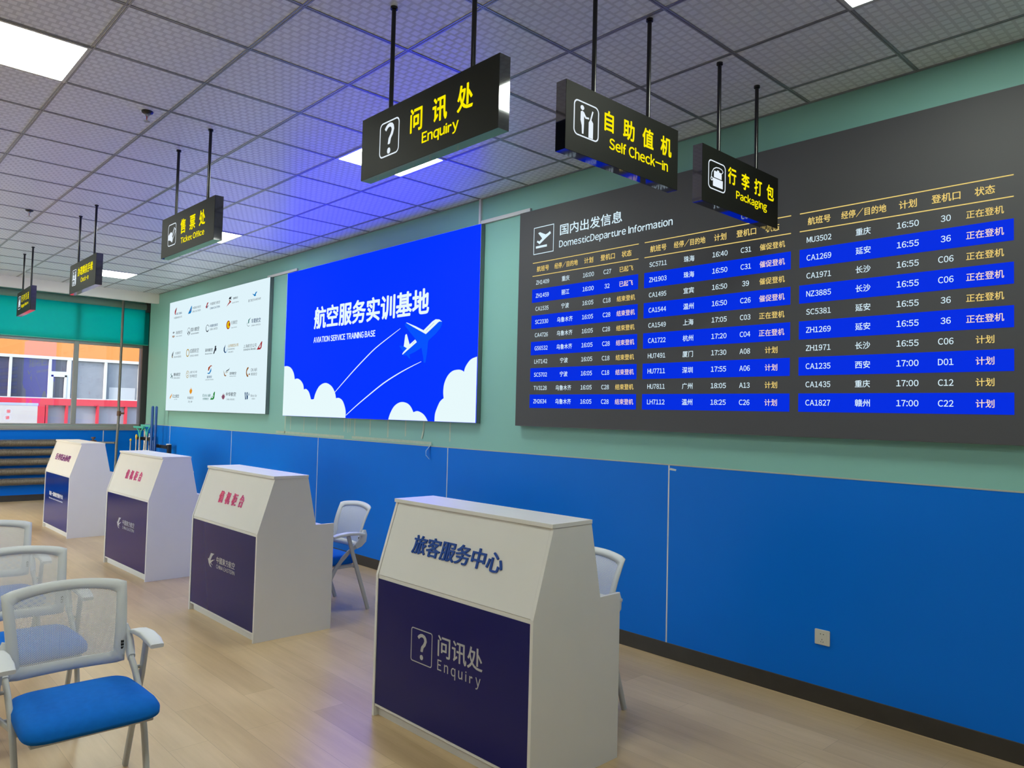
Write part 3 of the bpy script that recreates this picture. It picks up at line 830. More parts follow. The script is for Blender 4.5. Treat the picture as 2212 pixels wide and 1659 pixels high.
# ---------------------------------------------------------------- blue training-base screen
bs = thing('wall_screen', 'bright blue wall screen with white title, clouds and a climbing plane', 'screen', (-6.8, YW, 1.52))
YS = 4.234
MB().box((-8.617, YS + 0.003, 1.520), (-4.980, YW - 0.003, 3.268)).build('casing', 'box_side', bs, world=True, bevel=0.002)
MB().box((-8.614, YS, 1.523), (-4.983, YS + 0.003, 3.265)).build('screen', 'screen_blue', bs, world=True)
FS = XZ(YS)
MB().text('航空服务实训基地', (-7.911, -5.701, 2.529, 2.786), FS, 0.002, 0.030).build('title_text', 'screen_white', bs, world=True)
MB().text('AVIATION SERVICE TRAINING BASE', (-7.906, -6.611, 2.372, 2.439), FS, 0.002, 0.030).build('subtitle_text', 'screen_white', bs, world=True)
def smooth(pts, k=4):
    out = []
    m = len(pts)
    for i in range(m - 1):
        p0, p1, p2, p3 = pts[max(i - 1, 0)], pts[i], pts[i + 1], pts[min(i + 2, m - 1)]
        for j in range(k):
            t = j / k
            out.append(tuple(0.5 * (2 * p1[c] + (p2[c] - p0[c]) * t + (2 * p0[c] - 5 * p1[c] + 4 * p2[c] - p3[c]) * t * t + (3 * p1[c] - p0[c] - 3 * p2[c] + p3[c]) * t ** 3) for c in (0, 1)))
    return out + [pts[-1]]
def cloud(lobes, base):
    """union of lobe outlines given as list of arcs, closed along the lower edge of the screen"""
    pts = []
    for a in lobes:
        pts += smooth(a)
    x0, x1 = max(pts[0][0], -8.614), min(pts[-1][0], -4.983)
    pts = [(min(max(x, -8.614), -4.983), max(z, base)) for x, z in pts]
    return [(pts[0][0], base)] + pts + [(pts[-1][0], base)]
CL = (
    [[(-8.614, 2.123), (-8.535, 2.124), (-8.443, 2.101), (-8.367, 2.04), (-8.332, 1.961)], [(-8.332, 1.961), (-8.266, 1.968), (-8.185, 1.945), (-8.119, 1.895), (-8.098, 1.837)],
     [(-8.098, 1.837), (-8.041, 1.842), (-7.971, 1.804), (-7.919, 1.723)], [(-7.919, 1.723), (-7.885, 1.721), (-7.85, 1.726)],
     [(-7.85, 1.726), (-7.816, 1.795), (-7.732, 1.874), (-7.598, 1.907), (-7.466, 1.871), (-7.386, 1.801), (-7.357, 1.735)], [(-7.357, 1.735), (-7.292, 1.738), (-7.217, 1.709), (-7.163, 1.641), (-7.142, 1.582), (-7.145, 1.524)]],
    [[(-6.325, 1.524), (-6.298, 1.58), (-6.241, 1.647), (-6.171, 1.685), (-6.093, 1.699), (-6.006, 1.686), (-5.946, 1.653), (-5.902, 1.602)], [(-5.902, 1.602), (-5.835, 1.614), (-5.752, 1.591), (-5.702, 1.557), (-5.672, 1.524)]],
    [[(-5.567, 1.524), (-5.562, 1.592), (-5.529, 1.656), (-5.49, 1.708), (-5.439, 1.737)], [(-5.439, 1.737), (-5.448, 1.797), (-5.435, 1.874), (-5.387, 1.943), (-5.318, 1.983), (-5.238, 1.992), (-5.189, 1.985), (-5.157, 1.971)],
     [(-5.157, 1.971), (-5.141, 2.012), (-5.095, 2.06), (-5.049, 2.085), (-4.983, 2.099)]])
for lo in CL:
    MB().flat(cloud(lo, 1.5235), FS, 0.002).build('cloud', 'screen_white', bs, world=True)
TR = ([(-7.386, 1.801), (-7.215, 1.906), (-7.008, 2.03), (-6.808, 2.142), (-6.602, 2.249), (-6.353, 2.35), (-6.162, 2.424)], [(-7.134, 1.552), (-6.943, 1.651), (-6.679, 1.776), (-6.428, 1.888), (-6.186, 1.974), (-5.977, 2.037), (-5.799, 2.084)])
for tr in TR:
    q = smooth(tr, 3); m_ = len(q)
    MB().stroke(q, [0.003 + 0.010 * math.sin(PI * min(1, 0.15 + 0.85 * i / m_)) for i in range(m_)], FS, 0.002).build('contrail', 'screen_white', bs, world=True)
PL = [(-6.069, 2.475), (-6.039, 2.473), (-5.905, 2.428), (-5.777, 2.381), (-5.652, 2.451), (-5.592, 2.471), (-5.537, 2.468), (-5.495, 2.445), (-5.496, 2.418), (-5.516, 2.386), (-5.585, 2.336), (-5.695, 2.28), (-5.702, 2.258), (-5.712, 2.169), (-5.733, 2.071), (-5.759, 2.072), (-5.773, 2.131), (-5.803, 2.217), (-5.904, 2.181), (-5.998, 2.159), (-5.981, 2.12), (-5.996, 2.12), (-6.043, 2.154), (-6.102, 2.156), (-6.115, 2.169), (-6.1, 2.19), (-6.172, 2.251), (-6.15, 2.255), (-6.094, 2.243), (-6.038, 2.223), (-5.967, 2.258), (-5.886, 2.292), (-5.911, 2.311), (-5.985, 2.365), (-6.086, 2.446), (-6.087, 2.46)]
PW = ([(-6.069, 2.475), (-6.051, 2.474), (-5.905, 2.428), (-5.777, 2.381), (-5.641, 2.456), (-5.592, 2.472), (-5.536, 2.466), (-5.494, 2.443), (-5.53, 2.447), (-5.552, 2.441), (-5.584, 2.423), (-5.738, 2.342), (-5.802, 2.367), (-5.946, 2.424)],
      [(-6.06, 2.362), (-6.048, 2.36), (-5.997, 2.258), (-5.907, 2.301), (-5.879, 2.274), (-6.108, 2.164), (-6.118, 2.168), (-6.1, 2.186), (-6.038, 2.223), (-6.094, 2.243), (-6.075, 2.352)])
MB().flat(PL, FS, 0.002).build('plane_silhouette', 'screen_plane', bs, world=True)
pw = MB()
for q in PW:
    pw.flat(q, FS, 0.003)
pw.build('plane_highlight', 'screen_white', bs, world=True)
pd = MB()
for k in range(8):
    pd.disc((-5.728 + 0.0155 * k, 2.378 + 0.0083 * k), 0.0035, FS, 0.004, 8)
for k in range(3):
    pd.disc((-5.945 + 0.017 * k, 2.262 + 0.009 * k), 0.0035, FS, 0.004, 8)
pd.build('plane_windows', 'navy', bs, world=True)
LOGOS = [
    ((-12.515, -12.404, 3.066, 3.182), [('AIR CHINA', (-12.43, -12.179, 3.061, 3.096)), ('中国国际航空公司', (-12.522, -12.176, 3.002, 3.034))]),
    ((-11.919, -11.76, 3.037, 3.149), [('中国南方航空', (-11.736, -11.403, 3.093, 3.13)), ('CHINA SOUTHERN', (-11.744, -11.405, 3.042, 3.07))]),
    ((-11.211, -11.083, 3.035, 3.143), [('中國東方航空', (-11.044, -10.683, 3.09, 3.133)), ('CHINA EASTERN', (-11.045, -10.685, 3.031, 3.061))]),
    ((-10.447, -10.263, 3.018, 3.147), [('首都航空', (-10.229, -10.073, 3.101, 3.131)), ('Capital Airlines', (-10.264, -10.038, 3.042, 3.067))]),
    ((-9.619, -9.462, 3.077, 3.134), [('厦门航空XIAMENAIR', (-9.73, -9.349, 3.016, 3.052))]),
    ((-12.571, -12.45, 2.705, 2.798), [('海南航空', (-12.412, -12.128, 2.748, 2.801)), ('HAINAN AIRLINES', (-12.4, -12.131, 2.707, 2.724))]),
    ((-11.914, -11.787, 2.702, 2.821), [('四川航空', (-11.762, -11.429, 2.75, 2.812)), ('SICHUAN AIRLINES', (-11.754, -11.436, 2.705, 2.727))]),
    ((-11.17, -11.048, 2.705, 2.813), [('中国联合航空', (-11.026, -10.731, 2.768, 2.808)), ('CHINA UNITED', (-11.026, -10.734, 2.721, 2.751))]),
    ((-10.425, -10.292, 2.696, 2.817), [('天津航空', (-10.264, -10.059, 2.752, 2.805)), ('Tianjin Airlines', (-10.265, -10.064, 2.696, 2.718))]),
    ((-9.753, -9.627, 2.69, 2.806), [('华夏航空', (-9.608, -9.332, 2.724, 2.784)), ('CHINA EXPRESS', (-9.609, -9.329, 2.683, 2.703))]),
    ((-12.566, -12.457, 2.374, 2.481), [('大连航空', (-12.403, -12.167, 2.426, 2.469)), ('DALIAN AIRLINES', (-12.456, -12.131, 2.373, 2.404))]),
    ((-11.926, -11.792, 2.369, 2.49), [('成都航空', (-11.771, -11.411, 2.42, 2.487)), ('CHENGDU AIRLINES', (-11.766, -11.416, 2.365, 2.393))]),
    ((-10.856, -10.738, 2.37, 2.487), [('深圳航空', (-11.166, -10.882, 2.412, 2.461)), ('Shenzhen Airlines', (-11.164, -10.889, 2.373, 2.394))]),
    ((-10.49, -10.351, 2.367, 2.485), [('山东航空公司', (-10.336, -9.997, 2.44, 2.483)), ('SHANDONG', (-10.334, -10.112, 2.402, 2.424)), ('AIRLINES', (-10.33, -10.15, 2.364, 2.383))]),
    ((-9.415, -9.256, 2.365, 2.467), [('上海航空公司', (-9.829, -9.425, 2.405, 2.453)), ('SHANGHAI AIRLINES', (-9.824, -9.434, 2.369, 2.394))]),
    ((-12.582, -12.46, 2.048, 2.138), [('春秋航空', (-12.431, -12.137, 2.082, 2.135)), ('SPRING AIRLINES', (-12.435, -12.144, 2.04, 2.064))]),
    ((-11.892, -11.767, 2.043, 2.154), [('JUNEYAO AIR', (-11.743, -11.446, 2.112, 2.146)), ('吉祥航空', (-11.736, -11.443, 2.046, 2.093))]),
    ((-11.054, -10.865, 2.085, 2.212), [('重庆航空', (-11.051, -10.87, 2.024, 2.061)), ('CHONGQING AIRLINES', (-11.119, -10.807, 1.99, 2.01))]),
    ((-10.457, -10.243, 2.037, 2.157), [('昆明航空', (-10.243, -10.026, 2.055, 2.095)), ('Kunming Airlines', (-10.249, -10.029, 2.027, 2.042))]),
    ((-9.712, -9.584, 2.014, 2.146), [('OKAIR', (-9.569, -9.381, 2.085, 2.126)), ('奥凯航空', (-9.564, -9.378, 2.031, 2.069))]),
    ((-12.561, -12.461, 1.716, 1.811), [('红土航空', (-12.436, -12.155, 1.74, 1.793)), ('LUCKY AIR', (-12.364, -12.232, 1.708, 1.724))]),
    ((-11.729, -11.602, 1.792, 1.902), [('幸福航空', (-11.796, -11.548, 1.717, 1.76)), ('Joy air', (-11.765, -11.583, 1.657, 1.701))]),
    ((-10.902, -10.731, 1.712, 1.825), [('EVA AIR', (-11.183, -10.886, 1.753, 1.792)), ('长荣航空', (-11.178, -10.959, 1.708, 1.74))]),
    ((-10.5, -10.369, 1.712, 1.808), [('中华航空', (-10.346, -10.009, 1.761, 1.817)), ('CHINA AIRLINES', (-10.319, -10.046, 1.706, 1.729))]),
    ((-9.732, -9.586, 1.712, 1.815), [('West Air', (-9.546, -9.358, 1.751, 1.785)), ('西部航空', (-9.508, -9.407, 1.718, 1.735))]),
]

# ---------------------------------------------------------------- white lightbox with rows of airline logos
lb = thing('logo_lightbox', 'white lit wall panel with rows of small airline logos, nearest the window', 'lightbox', (-10.92, YW, 1.53))
MB().box((-12.742, YS + 0.003, 1.531), (-9.102, YW - 0.003, 3.284)).build('casing', 'box_side', lb, world=True, bevel=0.002)
MB().box((-12.738, YS, 1.535), (-9.105, YS + 0.003, 3.281)).build('screen', 'lightbox_white', lb, world=True)
PRINT = {'red': (0.36, 0.02, 0.03), 'dark': (0.03, 0.035, 0.05), 'grey': (0.14, 0.16, 0.18), 'blue': (0.0, 0.19, 0.52), 'navy': (0.008, 0.045, 0.14), 'gold': (0.42, 0.26, 0.03), 'yellow': (0.80, 0.55, 0.0),
         'orange': (0.75, 0.29, 0.01), 'green': (0.01, 0.23, 0.03), 'teal': (0.0, 0.13, 0.11), 'brown': (0.30, 0.12, 0.03), 'white': (0.74, 0.90, 0.96), 'rust': (0.38, 0.06, 0.02), 'pink': (0.35, 0.13, 0.15), 'violet': (0.10, 0.03, 0.13)}
for k, c in PRINT.items():
    M['print_' + k] = glow('lit_print_' + k, c)
LEAF = [(0.35, 0), (0.1, 0.25), (0.15, 0.55), (0.5, 0.85), (0.95, 1.0), (0.8, 0.85), (0.55, 0.7), (0.85, 0.75), (0.75, 0.62), (0.5, 0.5), (0.75, 0.5), (0.65, 0.38), (0.5, 0.3), (0.55, 0.05)]
FIN = [(0, 0), (0.85, 1), (1, 1), (0.88, 0.2), (0.65, 0)]
SWALLOW = [(0.40, 0.98), (0.87, 1.0), (0.60, 0.80), (0.44, 0.56), (0.38, 0.43), (0.58, 0.53), (1.0, 0.63), (0.79, 0.53), (0.53, 0.37), (0.46, 0.30), (0.74, 0.18), (0.56, 0.20), (0.36, 0.28), (0.35, 0.19), (0.60, 0.0), (0.33, 0.04), (0.14, 0.23), (0.0, 0.53), (0.15, 0.57), (0.27, 0.76)]
FLAME = [(0.5, 0), (0.2, 0.2), (0.0, 0.55), (0.2, 0.5), (0.22, 0.78), (0.4, 0.65), (0.5, 1.0), (0.62, 0.68), (0.8, 0.85), (0.82, 0.55), (1.0, 0.62), (0.85, 0.25)]
ring = lambda t=0.8, a0=0, a1=360: ('R', t, a0, a1)
MARKS = (
    [('red', LEAF), ('dark', [(0.6, 0.6), (1, 1), (0.8, 0.55)])], [('blue', FIN), ('red', [(0.42, 0.35), (0.68, 0.62), (0.72, 0.42)])], [('red', SWALLOW[:9] + SWALLOW[16:]), ('navy', [(0.38, 0.43), (1, 0.63), (0.46, 0.30), (0.74, 0.18), (0.36, 0.28)])],
    [('dark', [(0.35, 0.8), (0.55, 1), (0.95, 0.98), (0.75, 0.85), (0.9, 0.7), (0.6, 0.75)]), ('red', [(0.0, 0.0), (0.35, 0.35), (0.75, 0.6), (0.85, 0.42), (0.45, 0.25)]), ('brown', [(0.45, 0.75), (0.62, 0.65), (0.7, 0.45), (0.5, 0.5)])],
    [('blue', [(0, 0.75), (0.28, 0.35), (0.5, 0.0), (0.85, 0.12), (0.68, 0.2), (0.8, 0.6), (1, 1), (0.7, 0.95), (0.5, 0.45)])], [('grey', ring(0.75, 40, 140)), ('brown', ring(0.72, 200, 340)), ('brown', [(0, 0), (0.5, 0.4), (1, 0), (0.5, 0.25)]), ('grey', [(0.35, 0.75), (0.5, 0.95), (0.65, 0.75), (0.5, 0.6)])],
    [('grey', ring(0.88, 0, 360)), ('dark', [(0, 0.4), (0.25, 0.1), (0.5, 0.45), (0.75, 0.1), (1, 0.5), (0.75, 0.3), (0.5, 0.62), (0.25, 0.3)])], [('dark', ring(0.72, 150, 330)), ('grey', ring(0.82, 20, 150))],
    [('rust', ('D', 0.5, 0.5, 0.5)), ('yellow', ('D', 0.58, 0.5, 0.38)), ('rust', ('D', 0.80, 0.52, 0.2))], [('teal', [(0.35, 0.4), (0.4, 0.75), (1, 1), (0.6, 0.68), (0.55, 0.35), (0.0, 0.42), (0.1, 0.36)]), ('grey', ring(0.9, 200, 300))],
    [('grey', LEAF), ('gold', [(0.3, 0.0), (0.15, 0.3), (0.45, 0.3)])], [('gold', ring(0.74))], [('dark', [(0, 0), (0.25, 0.45), (0.45, 0.75), (0.4, 0.95), (0.75, 1), (0.95, 0.9), (0.75, 0.85), (0.98, 0.6), (0.8, 0.3), (0.6, 0.4), (0.35, 0.05)])],
    [('navy', [(0.5, 1), (0.05, 0.6), (0.05, 0.25), (0.35, 0), (0.75, 0.05), (0.35, 0.2), (0.3, 0.55)]), ('blue', ring(0.88, 270, 360))], [('red', FIN), ('white', [(0.42, 0.22), (0.72, 0.72), (0.70, 0.25)])],
    [('teal', [(0.55, 1), (0.15, 0.75), (0.45, 0.45), (0.1, 0.1), (0.3, 0.05), (0.62, 0.45), (0.35, 0.75)]), ('dark', [(0.5, 0.55), (0.9, 0.5), (0.75, 0.25), (1, 0.05), (0.6, 0.0), (0.75, 0.12), (0.6, 0.3)])], [('gold', ring(0.84)), ('gold', [(0.3, 0.2), (0.75, 0.35), (0.4, 0.55), (0.7, 0.8), (0.25, 0.65), (0.55, 0.45)])],
    [('rust', [(0.15, 0.38), (0.2, 0.75), (0.7, 1), (1, 0.9), (0.65, 0.85), (0.5, 0.65), (0.35, 0.4)]), ('blue', [(0.0, 0.1), (0.45, 0.15), (0.6, 0.4), (0.8, 0.7), (0.82, 0.35), (0.55, 0.03), (0.25, 0.0)])],
    [('brown', [(0, 0.75), (0.1, 0.15), (0.3, 0.0), (0.5, 0.1), (0.22, 0.2)]), ('dark', [(0.25, 0.4), (0.5, 0.7), (0.8, 0.8), (1, 1), (0.85, 0.72), (0.5, 0.58)]), ('gold', [(0.3, 0.35), (0.55, 0.5), (0.85, 0.6), (0.55, 0.42)])],
    [('brown', [(0.5, 1), (0.15, 0.7), (0, 0.5), (0.15, 0.25), (0.45, 0), (0.6, 0.1), (0.3, 0.3), (0.15, 0.5), (0.3, 0.7), (0.62, 0.92)]), ('brown', ring(0.62, 90, 270)), ('brown', [(0.6, 0.2), (0.95, 0.2), (0.9, 0.4), (0.7, 0.32)])],
    [('orange', [(0.05, 0), (0.0, 0.35), (0.4, 0.6), (1, 1), (0.85, 0.6), (0.35, 0.2)])], [('orange', FLAME)], [('green', FIN), ('white', [(0.3, 0.2), (0.6, 0.85), (0.72, 0.45), (0.5, 0.18)]), ('green', [(0.45, 0.3), (0.56, 0.6), (0.58, 0.35)])],
    [('pink', FLAME), ('violet', [(0.35, 0.2), (0.3, 0.5), (0.5, 0.75), (0.7, 0.5), (0.65, 0.2)]), ('pink', [(0.45, 0.25), (0.45, 0.5), (0.5, 0.6), (0.55, 0.5), (0.55, 0.25)])],
    [('navy', [(0, 0.95), (0.05, 0.6), (0.15, 0.0), (0.35, 0.1), (0.2, 0.55), (0.2, 1)]), ('navy', [(0.42, 0.95), (0.42, 0.6), (0.5, 0.0), (0.72, 0.15), (0.72, 0.5), (0.6, 0.6), (0.65, 1)]), ('navy', [(0.85, 0.6), (0.9, 1), (1, 0.7), (0.95, 0.5)])])
TCOL = (('navy', 'grey'), ('grey', 'grey'), ('grey', 'navy'), ('dark', 'grey'), ('grey',), ('grey', 'grey'), ('dark', 'dark'), ('navy', 'grey'), ('grey', 'grey'), ('navy', 'grey'), ('grey', 'grey'), ('grey', 'grey'), ('dark', 'dark'), ('gold', 'grey', 'grey'), ('grey', 'dark'),
        ('dark', 'grey'), ('grey', 'grey'), ('navy', 'grey'), ('dark', 'dark'), ('grey', 'grey'), ('dark', 'grey'), ('grey', 'grey'), ('teal', 'teal'), ('dark', 'grey'), ('grey', 'grey'))
for (bx, texts), mk, tc in zip(LOGOS, MARKS, TCOL):
    mb = MB(); mats = []
    u0, u1, v0, v1 = bx
    q = lambda a, b, d: (u0 + (u1 - u0) * a, YS - d, v0 + (v1 - v0) * b)
    for i, (c, sh) in enumerate(mk):
        mb.cur = len(mats); mats.append('print_' + c)
        d = 0.0015 + 0.0006 * i
        if sh[0] == 'R':
            mb.disc((0.5, 0.5), 0.5, q, d, 30, 0.5 * sh[1], math.radians(sh[2]), math.radians(sh[3]))
        elif sh[0] == 'D':
            mb.disc((sh[1], sh[2]), sh[3], q, d, 28)
        else:
            mb.flat(sh, q, d)
    for (s, tb), c in zip(texts, tc):
        mb.cur = len(mats); mats.append('print_' + c)
        mb.text(s, tb, FS, 0.0015, 0.004 if c == 'grey' else 0.012)
    mb.keep = True
    mb.build('airline_logo', mats, lb, world=True)

# ---------------------------------------------------------------- counters
DW, DD, DH1, DH2, DH3 = 1.167, 0.591, 0.736, 1.131, 0.769
SLK, SLZ = 0.121 / 0.4120, 0.394 / 0.4120
FRONT = lambda a, b, d: (a, 0.005 - d, b)
SLOPE = lambda a, b, d: (a, 0.003 + b * SLK - d * SLZ, DH1 + b * SLZ + d * SLK)
def counter(x, y, rz, label, navy, deco):
    t = thing('service_counter', label, 'counter', (x, y, 0), rz)
    prof = [(0, 0), (0, DH1), (0.116, 1.112), (0.371, 1.112), (0.443, DH3), (DD, DH3), (DD, 0)]
    for a in (0.0, DW - 0.018):
        MB().prism(prof, lambda p, q, d: (d, p, q), a, a + 0.018).build('side_panel', 'white_lam', t, bevel=0.0008)
    MB().box((0.018, 0.006, 0.052), (DW - 0.018, 0.022, DH1)).build('front_board', 'white_lam', t, bevel=0.0008)
    MB().box((0.019, 0.0045, 0.066), (DW - 0.019, 0.006, 0.717)).build('front_graphic', navy, t)
    MB().box((0.018, 0.030, 0.0), (DW - 0.018, 0.046, 0.052)).build('kick_board', 'white_lam', t)
    MB().prism([(0.0205, 0.002), (DW - 0.0205, 0.002), (DW - 0.0205, 0.394), (0.0205, 0.394)], SLOPE, -0.014, 0.0).build('sloping_board', 'white_lam', t, bevel=0.0008)
    MB().box((-0.002, 0.106, 1.112), (DW + 0.002, 0.373, DH2)).build('top_board', 'white_lam', t, bevel=0.0012)
    MB().box((0.018, 0.03, 0.725), (DW - 0.018, DD - 0.004, 0.743)).build('work_surface', 'white_lam', t)
    deco(t)
    return t
def deco_enquiry(t):
    MB().text('旅客服务中心', (0.244, 0.915, 0.150, 0.246), SLOPE, 0.0005, 0.018, 0.006).build('raised_lettering', 'blue_letter', t)
    mb = MB()
    q = lambda a, b, d: FRONT(0.320 + 0.170 * a, 0.365 + 0.166 * b, d)
    ring_faces(mb, rrect(0, 1, 0, 1, 0.08), rrect(0.03, 0.97, 0.03, 0.97, 0.055), q, 0.0015)
    mb.text('?', (0.372, 0.446, 0.385, 0.512), FRONT, 0.0015, 0.016)
    mb.keep = True
    mb.build('pictogram', 'silver_print', t)
    MB().text('问讯处', (0.532, 0.854, 0.437, 0.538), FRONT, 0.0015, 0.014).build('heading_print', 'silver_print', t)
    MB().text('E n q u i r y', (0.533, 0.843, 0.355, 0.421), FRONT, 0.0015, 0.006).build('subtitle_print', 'silver_print', t)
def deco_airline(t):
    lettered('raised_letter', '值 机 柜 台', (0.380, 0.804, 0.148, 0.240), SLOPE, 0.0005, 0.02, 0.006, 'pink_letter', t)
    q = lambda a, b, d: FRONT(0.337 + 0.133 * a, 0.393 + 0.107 * b, d)
    MB().flat(SWALLOW, q, 0.0015).build('swallow_emblem', 'silver_print', t)
    MB().text('中國東方航空', (0.496, 0.820, 0.440, 0.490), FRONT, 0.0015, 0.012).build('heading_print', 'silver_print', t)
    MB().text('CHINA EASTERN', (0.496, 0.820, 0.401, 0.430), FRONT, 0.0015, 0.012).build('subtitle_print', 'silver_print', t)
def deco_baggage(t):
    MB().text('行李托运办理', (0.246, 0.912, 0.158, 0.240), SLOPE, 0.0005, 0.012, 0.006).build('raised_lettering', 'purple_letter', t)
    MB().text('现在一起做航空服务专业', (0.244, 0.896, 0.436, 0.490), FRONT, 0.0015, 0.026).build('heading_print', 'white_print', t)
    MB().text('Now let us work on aviation service', (0.243, 0.889, 0.394, 0.414), FRONT, 0.0015, 0.02).build('subtitle_print', 'white_print', t)
counter(-3.429, 2.248, 0.018, 'nearest white counter with raised blue lettering and a dark blue enquiry front', 'navy', deco_enquiry)
counter(-6.132, 2.277, 0.008, 'white counter with pink lettering, second nearest, silver swallow emblem on its dark front', 'navy', deco_airline)
counter(-8.452, 2.270, 0.032, 'white counter with pink lettering, third from the camera, swallow emblem, before the mop racks', 'navy', deco_airline)
counter(-11.326, 2.299, 0.015, 'farthest white counter with thin purple lettering beside the radiator', 'navy_blue', deco_baggage)

# ---------------------------------------------------------------- mesh-back chairs
def make_chair(label, group):
    """local frame: faces +x, origin on the floor under the rear feet"""
    t = thing('mesh_back_chair', label, 'chair', (0, 0, 0), 0, group)
    # seat cushion: stacked superellipse rings, waterfall front
    def ringpts(z, inx, iny, cx, hx, hy, e):
        out = []
        for k in range(40):
            a = 2 * PI * k / 40
            c, s = math.cos(a), math.sin(a)
            x = cx + (hx - inx) * math.copysign(abs(c) ** (2 / e), c)
            y = (hy - iny) * (1.0 - 0.05 * (x - cx) / hx * -1) * math.copysign(abs(s) ** (2 / e), s)
            u = (x - cx) / hx
            zz = z - (0.022 * max(0, u - 0.35) ** 2 / 0.42 if z > 0.40 else -0.004 * u)
            out.append((x, y, zz))
        return out
    s = MB()
    cx, hx, hy = 0.315, 0.222, 0.233
    rr = [(0.371, 0.030, 0.030), (0.374, 0.014, 0.014), (0.384, 0.006, 0.005), (0.402, 0.001, 0.0), (0.420, 0.0, 0.0), (0.436, 0.010, 0.010), (0.446, 0.030, 0.030), (0.452, 0.065, 0.070), (0.455, 0.12, 0.13), (0.456, 0.19, 0.20)]
    s.rings([ringpts(z, a, b, cx, hx, hy, 7.0) for z, a, b in rr])
    s.build('seat', 'chair_blue', t)
    MB().box((0.14, -0.21, 0.360), (0.50, 0.21, 0.374)).build('seat_pan', 'chair_leg', t, bevel=0.004)
    # back rest: outline in (y, z), bowed backwards and leaning
    def bx_(y, z):
        k = (z - 0.49) / 0.34
        return 0.088 - 0.020 * k - 0.085 * k * k - 0.030 * (1 - (y / 0.235) ** 2) + 0.0
    def outline(ins, n=14):
        w0, w1 = 0.215 - ins, 0.238 - ins          # half width at the bottom / top
        zb, zt = 0.485 + ins * 1.05, 0.818 - ins * 0.9
        pts = []
        r = 0.03
        for k in range(n + 1):                     # bottom, left to right
            y = -w0 + 2 * w0 * k / n
            pts.append((y, zb + (0.006 * (abs(y) / w0) ** 16)))
        for k in range(1, n):
            f = k / n
            pts.append((w0 + (w1 - w0) * f, zb + (zt - zb) * f + 0.006 * (1 - f)))
        for k in range(n + 1):                     # top, right to left, arched
            y = w1 - 2 * w1 * k / n
            pts.append((y, zt + 0.022 * (1 - (y / w1) ** 2) - 0.006 * (abs(y) / w1) ** 20))
        for k in range(1, n):
            f = 1 - k / n
            pts.append((-(w0 + (w1 - w0) * f), zb + (zt - zb) * f + 0.006 * (1 - f)))
        return pts
    o_, i_ = outline(0.0), outline(0.042)
    m_ = len(o_)
    fb = MB()
    rings = []
    for a, b in zip(o_, i_):
        mid = ((a[0] + b[0]) / 2, (a[1] + b[1]) / 2)
        xa, xb, xm = bx_(*a), bx_(*b), bx_(*mid)
        rings.append([(xa - 0.002, *a), (xa + 0.006, a[0] * 0.994, a[1]), (xm + 0.007, *mid), (xb + 0.005, *b), (xb - 0.003, *b), (xm - 0.007, *mid)])
    rings.append(rings[0])
    fb.rings(rings, False)
    fb.build('back_frame', 'chair_grey', t)
    mp = MB()
    n = 12
    ii = outline(0.030)
    zb, zt = 0.485 + 0.0315, 0.818 - 0.027
    vs = []
    for a in range(n + 1):
        f = a / n
        w_ = (0.185 + 0.023 * f)
        for k in range(n + 1):
            y = -w_ + 2 * w_ * k / n
            ztop = zt + 0.022 * (1 - (y / 0.208) ** 2)
            z = zb + (ztop - zb) * f
            vs.append((bx_(y, z), y, z))
    mp.add(vs, [(a * (n + 1) + k, a * (n + 1) + k + 1, (a + 1) * (n + 1) + k + 1, (a + 1) * (n + 1) + k) for a in range(n) for k in range(n)], True)
    mp.build('back_mesh', 'back_mesh', t)
    for s_ in (-1, 1):
        for k in range(3):
            MB().box((0.066, s_ * 0.200, 0.540 + 0.013 * k), (0.083, s_ * 0.211, 0.549 + 0.013 * k)).build('vent_slot', 'hole', t)
        # curved plastic bracket from the back frame to the crossing leg
        MB().strap([(0.045, s_ * 0.222, 0.635), (0.048, s_ * 0.232, 0.600), (0.062, s_ * 0.238, 0.560), (0.090, s_ * 0.236, 0.530), (0.125, s_ * 0.232, 0.508)], [0.016, 0.026, 0.034, 0.030, 0.021], [0.012, 0.015, 0.015, 0.015, 0.014]).build('back_bracket', 'chair_grey', t)
        MB().strap([(0.115, s_ * 0.230, 0.514), (0.185, s_ * 0.230, 0.470), (0.255, s_ * 0.229, 0.405), (0.305, s_ * 0.228, 0.340), (0.345, s_ * 0.227, 0.262), (0.385, s_ * 0.226, 0.150), (0.425, s_ * 0.225, 0.004)], 0.0165, 0.011).build('leg', 'chair_leg', t)
        MB().strap([(0.212, s_ * 0.263, 0.604), (0.165, s_ * 0.265, 0.45), (0.090, s_ * 0.262, 0.235), (0.010, s_ * 0.260, 0.004)], 0.0165, 0.011).build('leg', 'chair_leg', t)
        MB().strap([(0.072, s_ * 0.260, 0.606), (0.130, s_ * 0.262, 0.617), (0.215, s_ * 0.263, 0.622), (0.300, s_ * 0.263, 0.615), (0.350, s_ * 0.262, 0.604)], [0.010, 0.012, 0.013, 0.012, 0.009], [0.024, 0.028, 0.030, 0.030, 0.026], e=6.0).build('armrest', 'chair_grey', t)
        MB().tube([(0.172, s_ * 0.222, 0.478), (0.172, s_ * 0.270, 0.478)], 0.008, 10).build('pivot_pin', 'steel', t)
        MB().strap([(0.125, s_ * 0.245, 0.362), (0.30, s_ * 0.215, 0.352)], 0.010, 0.008).build('seat_strut', 'chair_leg', t)
    MB().tube([(0.115, -0.262, 0.345), (0.115, 0.262, 0.345)], 0.010, 12).build('cross_bar', 'chair_leg', t)
    return t
GR = 'mesh back chairs'
ch = make_chair('grey mesh-back chair with a blue seat, nearest the camera at lower left', GR)
ch.location = (-3.655, 0.845, 0)
dup(ch, (-4.665, 0.832, 0), 0.0, 'middle one of the grey mesh-back chairs lined up at the left edge')
